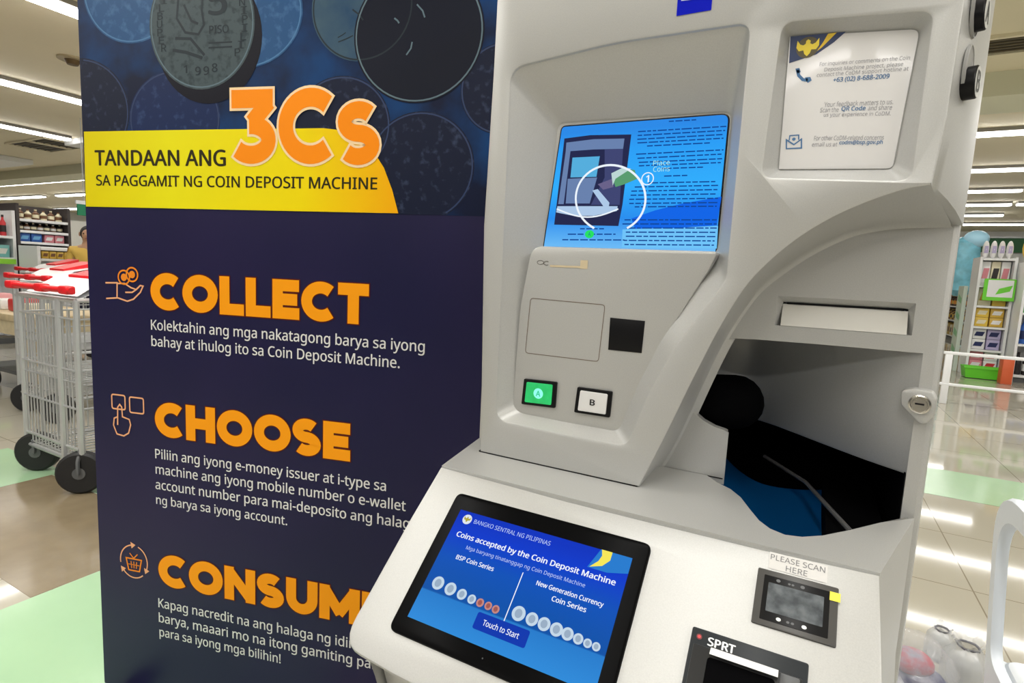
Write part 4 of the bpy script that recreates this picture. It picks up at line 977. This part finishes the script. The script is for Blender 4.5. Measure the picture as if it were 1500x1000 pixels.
M = LM(-10.0, 2.95)
row(M, .05, .42, 1.52, .12, 2, [('cream', 'white', .28, 'cream pack on the rack at the left edge')], 'carton', '', 'cream packs on the left edge rack', 'pack')
row(M, .44, .68, 1.52, .12, 3, [('red', 'dark', .29, 'dark red bottle on the rack at the left edge'), ('brown', 'red', .24, 'brown bottle on the rack at the left edge')], 'bottle', '', 'bottles on the left edge rack', 'bottle')
row(M, .05, .68, 1.22, .12, 3, [('teal', 'white', .17, 'teal and white carton on the rack at the left edge')], 'carton', '', 'teal cartons on the left edge rack', 'carton')
m = MB(); m.box((-.02, 0, 0), (.0, .66, .07)); o = m.build('price_strip', mat('lime_strip', (.30, .72, .05), .45)); o.location = (-9.955, 3.0, 1.13); tag(o, 'lime green strip along the rack at the left edge', 'strip')
t = thing('hanging_sign', 'small green sign beside the banner edge, above the person', 'sign', (-11.2, 4.98, 1.98))
m = MB(); m.box((0, 0, 0), (.03, .45, .19), bev=.005); m.build('board', mat('sign_green', (.01, .22, .10), .5), t)
m = MB(); m.box((0, -.02, .19), (.04, .47, .25)); m.build('white_edge', WHITE, t)
m = MB(); m.tube([(.015, .1, .24), (.015, .1, 1.62)], .006, 6); m.tube([(.015, .38, .24), (.015, .38, 1.62)], .006, 6); m.build('hanger', STEEL, t)
mb = MB(); mb.box((-15, 5.9, 0), (-14.4, 7.4, 2.05)); struct(mb, 'trim_9', WALLM)
# person by the counters
def skin(name, verts, edges, radii, m, parent, lv=1):
    me = bpy.data.meshes.new(name); me.from_pydata(verts, edges, []); o = bpy.data.objects.new(name, me); COL.objects.link(o)
    md = o.modifiers.new('s', 'SKIN'); sb = o.modifiers.new('d', 'SUBSURF'); sb.levels = lv; sb.render_levels = lv
    for v, r in zip(me.skin_vertices[0].data, radii): v.radius = (r, r)
    me.skin_vertices[0].data[0].use_root = True
    dg = bpy.context.evaluated_depsgraph_get(); ev = bpy.data.meshes.new_from_object(o.evaluated_get(dg)); bpy.data.objects.remove(o)
    ev.name = name; ev.materials.clear(); ev.materials.append(m)
    for p in ev.polygons: p.use_smooth = True
    o = bpy.data.objects.new(name, ev); COL.objects.link(o); o.parent = parent; return o
pe = thing('person', 'far person in a yellow shirt standing at the counter beside the banner edge', 'person', (-8.75, 4.02, 0), .9)
SKIN = mat('skin', (.55, .32, .20), .5)
pv = [(0, 0, .92), (0, 0, 1.15), (0, 0, 1.36), (0, 0, 1.45), (0, 0, 1.53), (0, .0, 1.62), (.18, 0, 1.37), (.23, -.02, 1.12), (.20, -.16, .98), (-.18, 0, 1.37), (-.23, 0, 1.12), (-.20, -.14, .95),
      (.09, 0, .86), (.10, -.01, .48), (.10, .02, .09), (.10, -.13, .04), (-.09, 0, .86), (-.10, -.01, .48), (-.10, .02, .09), (-.10, -.13, .04), (.19, -.25, .96), (-.18, -.22, .90)]
pe_e = [(0, 1), (1, 2), (2, 3), (3, 4), (4, 5), (2, 6), (6, 7), (7, 8), (2, 9), (9, 10), (10, 11), (0, 12), (12, 13), (13, 14), (14, 15), (0, 16), (16, 17), (17, 18), (18, 19), (8, 20), (11, 21)]
prd = [.13, .12, .14, .055, .09, .085, .06, .045, .035, .06, .045, .035, .085, .055, .04, .035, .085, .055, .04, .035, .03, .03]
skin('body', pv, pe_e, prd, SKIN, pe)
skin('shirt', [(0, 0, .90), (0, 0, 1.15), (0, 0, 1.36), (.18, 0, 1.37), (.225, -.01, 1.18), (-.18, 0, 1.37), (-.225, 0, 1.18)], [(0, 1), (1, 2), (2, 3), (3, 4), (2, 5), (5, 6)], [.15, .14, .155, .075, .065, .075, .065], mat('shirt_yellow', (.72, .48, .10), .7), pe)
skin('trousers', [(0, 0, .90), (.09, 0, .84), (.10, -.01, .48), (.10, .02, .10), (-.09, 0, .84), (-.10, -.01, .48), (-.10, .02, .10)], [(0, 1), (1, 2), (2, 3), (0, 4), (4, 5), (5, 6)], [.145, .10, .07, .055, .10, .07, .055], mat('trouser_navy', (.02, .02, .05), .8), pe)
m = MB(); m.sphere((0, .018, 1.60), .108, 10, (.92, 1, 1.02)); m.sphere((0, .07, 1.50), .07, 8, (1, .7, 1.2)); hr = m.build('hair', mat('black_hair', (.012, .009, .008), .6), pe, smooth=True)
m = MB(); m.sphere((0, -.075, 1.575), .06, 8, (1, .7, 1.25)); m.sphere((0, -.118, 1.57), .016, 6, (1, 1, 1.3)); m.sphere((-.10, .0, 1.585), .022, 6, (.5, 1, 1.4)); m.sphere((.10, .0, 1.585), .022, 6, (.5, 1, 1.4)); fc = m.build('face', SKIN, pe, smooth=True)
for sx_ in (-1, 1):
    m = MB(); m.sphere((sx_ * .028, -.114, 1.592), .009, 6); m.build('eye', BLACK, fc, smooth=True)
m = MB(); m.sphere((0, -.112, 1.530), .022, 6, (1, .4, .3)); m.build('mouth', mat('lips', (.35, .10, .09), .5), fc, smooth=True)

# ---- right of the machine
t = thing('guard_rail', 'low white two-bar guard rail on the floor right of the machine', 'rail', (1.55, 8.5, 0))
m = MB(); m.box((-.06, -.02, .61), (3.4, .02, .648), bev=.008); m.build('bar', WHITE, t, smooth=True)
m = MB(); m.box((-.06, -.02, .225), (3.4, .02, .258), bev=.008); m.build('bar', WHITE, t, smooth=True)
for x in (0, 1.6, 3.2):
    m = MB(); m.box((x - .04, -.018, 0), (x + .035, .018, .63), bev=.008); m.build('post', WHITE, t, smooth=True)
zz = lambda y, x=1450: HY(x, y, 12.0).z
lv = [zz(542), zz(513), zz(479), zz(448), zz(418), zz(378)]
shelf('box_display', 'narrow white shelf end stacked with cartons, behind the guard rail', 2.44, 12.0, 0, .45, .5, lv, lv[-1] + .02)
M = local(2.44, 12.0, 0)
def cart_row(z0, z1, specs, lab, grp, n=2, layers=2):
    h = (z1 - z0 - .04) / layers
    for L in range(layers): row(M, .03, .42, z0 + L * h, .17, n, [(a, b, h * .97, lab) for a, b in specs], 'carton', lab, grp, 'carton')
cart_row(lv[0], lv[1], [('pink', 'white'), ('white', 'red')], 'pink and white carton on the lowest level of the box display', 'cartons on the lowest level of the box display')
cart_row(lv[1], lv[2], [('white', 'navy'), ('lilac', 'navy')], 'white carton with a dark blue swirl on the second level of the box display', 'cartons on the second level of the box display')
cart_row(lv[2], lv[3], [('yellow', 'cream'), ('gold', 'white')], 'yellow carton on the third level of the box display', 'cartons on the third level of the box display')
cart_row(lv[3], lv[4], [('cream', 'gold'), ('yellow', 'orange')], 'cream and yellow carton on the fourth level of the box display', 'cartons on the fourth level of the box display', 2, 1)
cart_row(lv[4], lv[5], [('white', 'pink'), ('cream', 'dark')], 'white carton on the fifth level, behind the green framed sign', 'cartons behind the green framed sign', 3, 1)
row(M, .02, .44, lv[5], .2, 4, [('white', 'lilac', .30, 'white wrapped roll pack on top of the box display')], 'bag', '', 'roll packs on top of the box display', 'roll pack')
row(local(2.95, 11.9, 0), .0, .5, 1.95, .2, 2, [('yellow', 'gold', .42, 'big yellow bag at the right edge, above the white shelf')], 'bag', '', 'yellow bags at the right edge', 'bag')
t = thing('price_sign', 'white price board in a bright green frame on the box display', 'sign', (2.50, 11.93, zz(440)), 0)
GF = mat('bright_green_frame', (.16, .66, .04), .4)
m = MB(); m.box((0, -.01, 0), (.41, .01, .36), bev=.004); m.build('frame', GF, t)
m = MB(); m.box((.05, -.014, .06), (.38, -.009, .34)); b = m.build('board', WHITE, t)
m = MB(); m.add([(.16, -.0155, .10), (.34, -.0155, .16), (.37, -.0155, .26), (.20, -.0155, .20)], [(0, 1, 2, 3)]); m.build('green_flash', GF, t)
t = thing('crate', 'bright green plastic crate on the floor below the box display', 'crate', (2.62, 11.72, 0))
m = MB(); m.loft([[(-.26, -.14, .01), (.26, -.14, .01), (.26, .14, .01), (-.26, .14, .01)], [(-.29, -.16, .19), (.29, -.16, .19), (.29, .16, .19), (-.29, .16, .19)], [(-.27, -.14, .19), (.27, -.14, .19), (.27, .14, .19), (-.27, .14, .19)], [(-.245, -.125, .02), (.245, -.125, .02), (.245, .125, .02), (-.245, .125, .02)]])
m.add([(-.26, -.14, .01), (.26, -.14, .01), (.26, .14, .01), (-.26, .14, .01)], [(0, 1, 2, 3)]); m.build('tub', mat('lime_plastic', (.13, .62, .03), .4), t)
m = MB(); m.box((-.30, -.17, .17), (.30, -.155, .20)); m.build('rim', mat('lime_rim', (.16, .70, .05), .4), t)
o = MB(); o.box((-.07, -.1, 0), (.07, .1, .42), bev=.01); o = o.build('carton', mat('orange_red', (.66, .12, .04), .45), smooth=True); o.location = (2.79, 11.3, 0); tag(o, 'upright orange red carton on the floor beside the green crate', 'carton')
shelf('bottle_shelf', 'white shelf of dark bottles at the right edge, behind the guard rail', 2.945, 11.6, 0, 1.6, .5, (.12, .62, 1.12, 1.6), 1.92)
M = local(2.945, 11.6, 0)
row(M, .03, 1.55, .12, .15, 14, [('dark', 'dark', .36, 'dark bottle on the lowest level of the right edge shelf'), ('dark', 'white', .35, 'dark bottle with a white label on the right edge shelf')], 'bottle', '', 'dark bottles at the right edge', 'bottle')
row(M, .03, 1.55, .62, .15, 10, [('blue', 'navy', .42, 'blue bottle on the second level of the right edge shelf')], 'bottle', '', 'blue bottles at the right edge', 'bottle')
row(M, .03, 1.55, 1.12, .15, 8, [('green', 'white', .33, 'green pack on the third level of the right edge shelf')], 'carton', '', 'green packs at the right edge', 'pack')
# aisle shelf running away along x = 3.9, faces -x
shelf('aisle_shelf', 'long shelf of sauces running into the distance, left of the box display', 3.9, 24.2, -PI / 2, 5.2, .6, (.15, .62, 1.05, 1.5, 1.95), 2.35, panelm=mat('shelf_grey', (.35, .36, .36), .5))
M = local(3.9, 24.2, -PI / 2)
row(M, .05, 5.15, .15, .15, 16, [('gold', 'brown', .34, 'golden pack on the lowest level of the distant aisle shelf'), ('cream', 'brown', .32, 'cream pack on the lowest level of the distant aisle shelf')], 'carton', '', 'packs on the lowest level of the aisle shelf', 'pack')
row(M, .05, 5.15, .62, .15, 20, [('brown', 'gold', .33, 'brown bottle on the second level of the distant aisle shelf'), ('gold', 'dark', .30, 'golden bottle on the second level of the distant aisle shelf')], 'bottle', '', 'bottles on the second level of the aisle shelf', 'bottle')
row(M, .05, 5.15, 1.05, .15, 20, [('brown', 'orange', .34, 'brown bottle on the third level of the distant aisle shelf'), ('dark', 'gold', .33, 'dark bottle on the third level of the distant aisle shelf')], 'bottle', '', 'bottles on the third level of the aisle shelf', 'bottle')
row(M, .05, 5.15, 1.5, .15, 18, [('dark', 'white', .35, 'dark bottle on the fourth level of the distant aisle shelf')], 'bottle', '', 'bottles on the fourth level of the aisle shelf', 'bottle')
row(M, .05, 5.15, 1.95, .15, 14, [('cream', 'red', .34, 'cream pack on the top level of the distant aisle shelf')], 'carton', '', 'packs on the top level of the aisle shelf', 'pack')
t = thing('wrapped_bundle', 'light blue plastic-wrapped bundle hung on the near end of the aisle shelf', 'bundle', (3.42, 18.7, 1.35))
BW_ = mat('light_blue_wrap', (.22, .58, .72), .25, noise=.35, nscale=5)
m = MB(); rings = []
for k in range(11):
    z = 1.55 * k / 10; rr = .34 * (1 - .25 * abs(2 * k / 10 - 1) ** 3) * (1 + .06 * math.sin(k * 2.3)) * (.45 if k in (0, 10) else 1)
    rings.append([V((rr * 1.0 * math.cos(2 * PI * j / 16) * (1 + .05 * math.sin(j * 3 + k)), rr * .6 * math.sin(2 * PI * j / 16), z)) for j in range(16)])
m.loft(rings); m.add(rings[-1], [list(range(16))]); m.add(rings[0], [list(range(16))]); m.build('wrap', BW_, t, smooth=True)
m = MB(); m.sphere((0.2, -.05, 1.5), .28, 8, (1, .6, .8)); m.build('top_bag', mat('pale_blue_wrap', (.38, .66, .82), .2), t, smooth=True)
m = MB(); m.box((.16, .2, -1.35), (.22, .26, 1.4)); m.box((.1, .15, -1.35), (.28, .31, -1.31)); m.build('hanging_post', mat('pale_blue_post', (.50, .68, .70), .4), t)
t = thing('end_panel', 'tall white end panel with green print, left of the box display', 'panel', (2.38, 12.55, 0))
m = MB(); m.box((-.03, -.05, 0), (.03, .35, 1.52), bev=.005); m.build('board', mat('panel_pale', (.62, .72, .64), .5), t)
for k in range(4):
    m = MB(); m.add([(-.031, .0, .3 + .3 * k), (-.031, .28, .36 + .3 * k), (-.031, .28, .48 + .3 * k), (-.031, .0, .40 + .3 * k)], [(0, 1, 2, 3)]); m.build('green_print', mat('print_green', (.25, .55, .30), .5), t)

# white plastic chair at the right edge
CH = mat('white_chair_plastic', (.74, .79, .86), .3)
t = thing('plastic_chair', 'white plastic chair with an open back at the lower right edge', 'chair', (.72, 1.55, 0))
def chp(y, z): return V((.475 + (.55 - 0) * 0 + .07 * max(0, z - .42), y, z))
def loop(y0, y1, z0, z1, r, n=8): return round_poly([(y0, z0), (y1, z0), (y1, z1), (y0, z1)], r, n)
co_, ci_ = loop(1.30, 1.742, .30, .862, [.03, .03, .17, .17]), loop(1.345, 1.697, .425, .80, [.05, .05, .13, .13])
m = MB(); L = lambda pl, o, d=0: [V((.490 - .075 * (p.y - .34) + o, p.x - .03 * (p.y - .34), p.y)) for p in offset(pl, d)]
m.loft([L(ci_, -.004), L(ci_, -.012, .006), L(co_, -.012, -.006), L(co_, -.003), L(co_, .010), L(ci_, .010), L(ci_, -.004)])
m.build('back_frame', CH, t, smooth=40, off=(.72, 1.55, 0))
m = MB(); sl = [V((p.x, p.y)) for p in loop(.50, .93, 1.32, 1.73, .05)]
m.loft([[V((p.x, p.y, .395)) for p in sl], [V((p.x, p.y, .415)) for p in sl], [V((p.x, p.y, .420)) for p in offset(sl, -.006)]]); m.fill([[V((p.x, p.y, .420)) for p in offset(sl, -.006)]]); m.fill([[V((p.x, p.y, .395)) for p in sl]])
m.build('seat', CH, t, smooth=True, off=(.72, 1.55, 0))
for x, y, dx, dy in ((.51, 1.34, -.03, -.03), (.51, 1.72, -.03, .03), (.90, 1.34, .03, -.03), (.90, 1.72, .03, .03)):
    m = MB(); m.tube([(x, y, .40), (x + dx, y + dy, 0)], [.026, .020], 8); m.build('leg', CH, t, smooth=True, off=(.72, 1.55, 0))
# clear bags on the floor between machine and chair
def clearmat(name, col, rough=.12, alpha=.24):
    m = bpy.data.materials.new(name); m.use_nodes = True; nt = m.node_tree; b = nt.nodes['Principled BSDF']
    b.inputs['Base Color'].default_value = (*col, 1); b.inputs['Roughness'].default_value = rough; b.inputs['Alpha'].default_value = alpha
    return m
CLEAR = clearmat('clear_film', (.74, .76, .80)); CLEAR2 = clearmat('pleated_film', (.62, .64, .66), .2, .48)
def sleeve(px, py, h, r, depth_y, label):
    P = HY(px, py, depth_y); t = thing('plastic_bag', label, 'bag', (P.x, P.y, 0), 0, 'clear bags on the floor by the chair')
    rng = random.Random(px); m = MB(); rings = []; n = 22; Hh = P.z
    for k in range(12):
        z = Hh * k / 11; f = 1 if k < 8 else (.92, .72, .5, .75)[k - 8]
        rings.append([V((r * f * (1 + .10 * math.sin(j * 2.1) + .04 * rng.uniform(-1, 1)) * math.cos(2 * PI * j / n), r * f * (1 + .10 * math.sin(j * 2.1) + .04 * rng.uniform(-1, 1)) * math.sin(2 * PI * j / n), z + (.012 * rng.uniform(-1, 1) if k == 11 else 0))) for j in range(n)])
    m.loft(rings); m.add(rings[0], [list(range(n))]); m.build('film', CLEAR2, t, smooth=60)
    m = MB(); m.tube([(r * .5 * math.cos(q * .7), r * .5 * math.sin(q * .7), Hh * (.895 + .01 * (q % 2))) for q in range(9)], .004, 6, closed=True); m.build('tie', mat('tie_grey', (.16, .16, .18), .5), t, smooth=True)
    m = MB(); m.tube([(0, 0, .004), (0, 0, Hh * .55), (0, 0, Hh * .72)], [r * .8, r * .78, r * .5], 14); m.build('contents', mat('cup_white', (.72, .72, .70), .5), t, smooth=True)
sleeve(1381, 917, .2, .042, 2.42, 'narrow clear bag tied at the top, middle one beside the white chair')
sleeve(1420, 938, .2, .060, 2.22, 'wide clear bag tied at the top, right beside the white chair')
P = HY(1346, 935, 2.06)
t = thing('plastic_bag', 'crumpled clear bag with red and blue print, nearest the machine', 'bag', (P.x, P.y, 0), 0, 'clear bags on the floor by the chair')
rng = random.Random(4); m = MB(); rings = []; n = 26
for k in range(12):
    z = .24 * k / 11; f = math.sin(PI * (.30 + .62 * k / 11)) ** .6
    rings.append([V((.115 * f * (1 + .16 * rng.uniform(-1, 1)) * math.cos(2 * PI * j / n), .10 * f * (1 + .16 * rng.uniform(-1, 1)) * math.sin(2 * PI * j / n), z)) for j in range(n)])
m.loft(rings); m.add(rings[0], [list(range(n))]); m.add(rings[-1], [list(range(n))]); m.build('film', CLEAR, t, smooth=60)
for (c, r, sq, name, col) in (((.02, .0, .075), .08, (1, .85, .9), 'blue_pack', (.02, .025, .13)), ((-.01, .0, .155), .055, (1.1, .9, .7), 'red_pack', (.50, .02, .05)), ((-.055, -.03, .06), .05, (1, .8, 1.1), 'white_pack', (.70, .70, .74))):
    m = MB(); m.sphere(c, r, 9, sq); m.build(name, mat('print_' + name, col, .45, noise=.3, nscale=25, col2=(.3, .3, .38)), t, smooth=True)
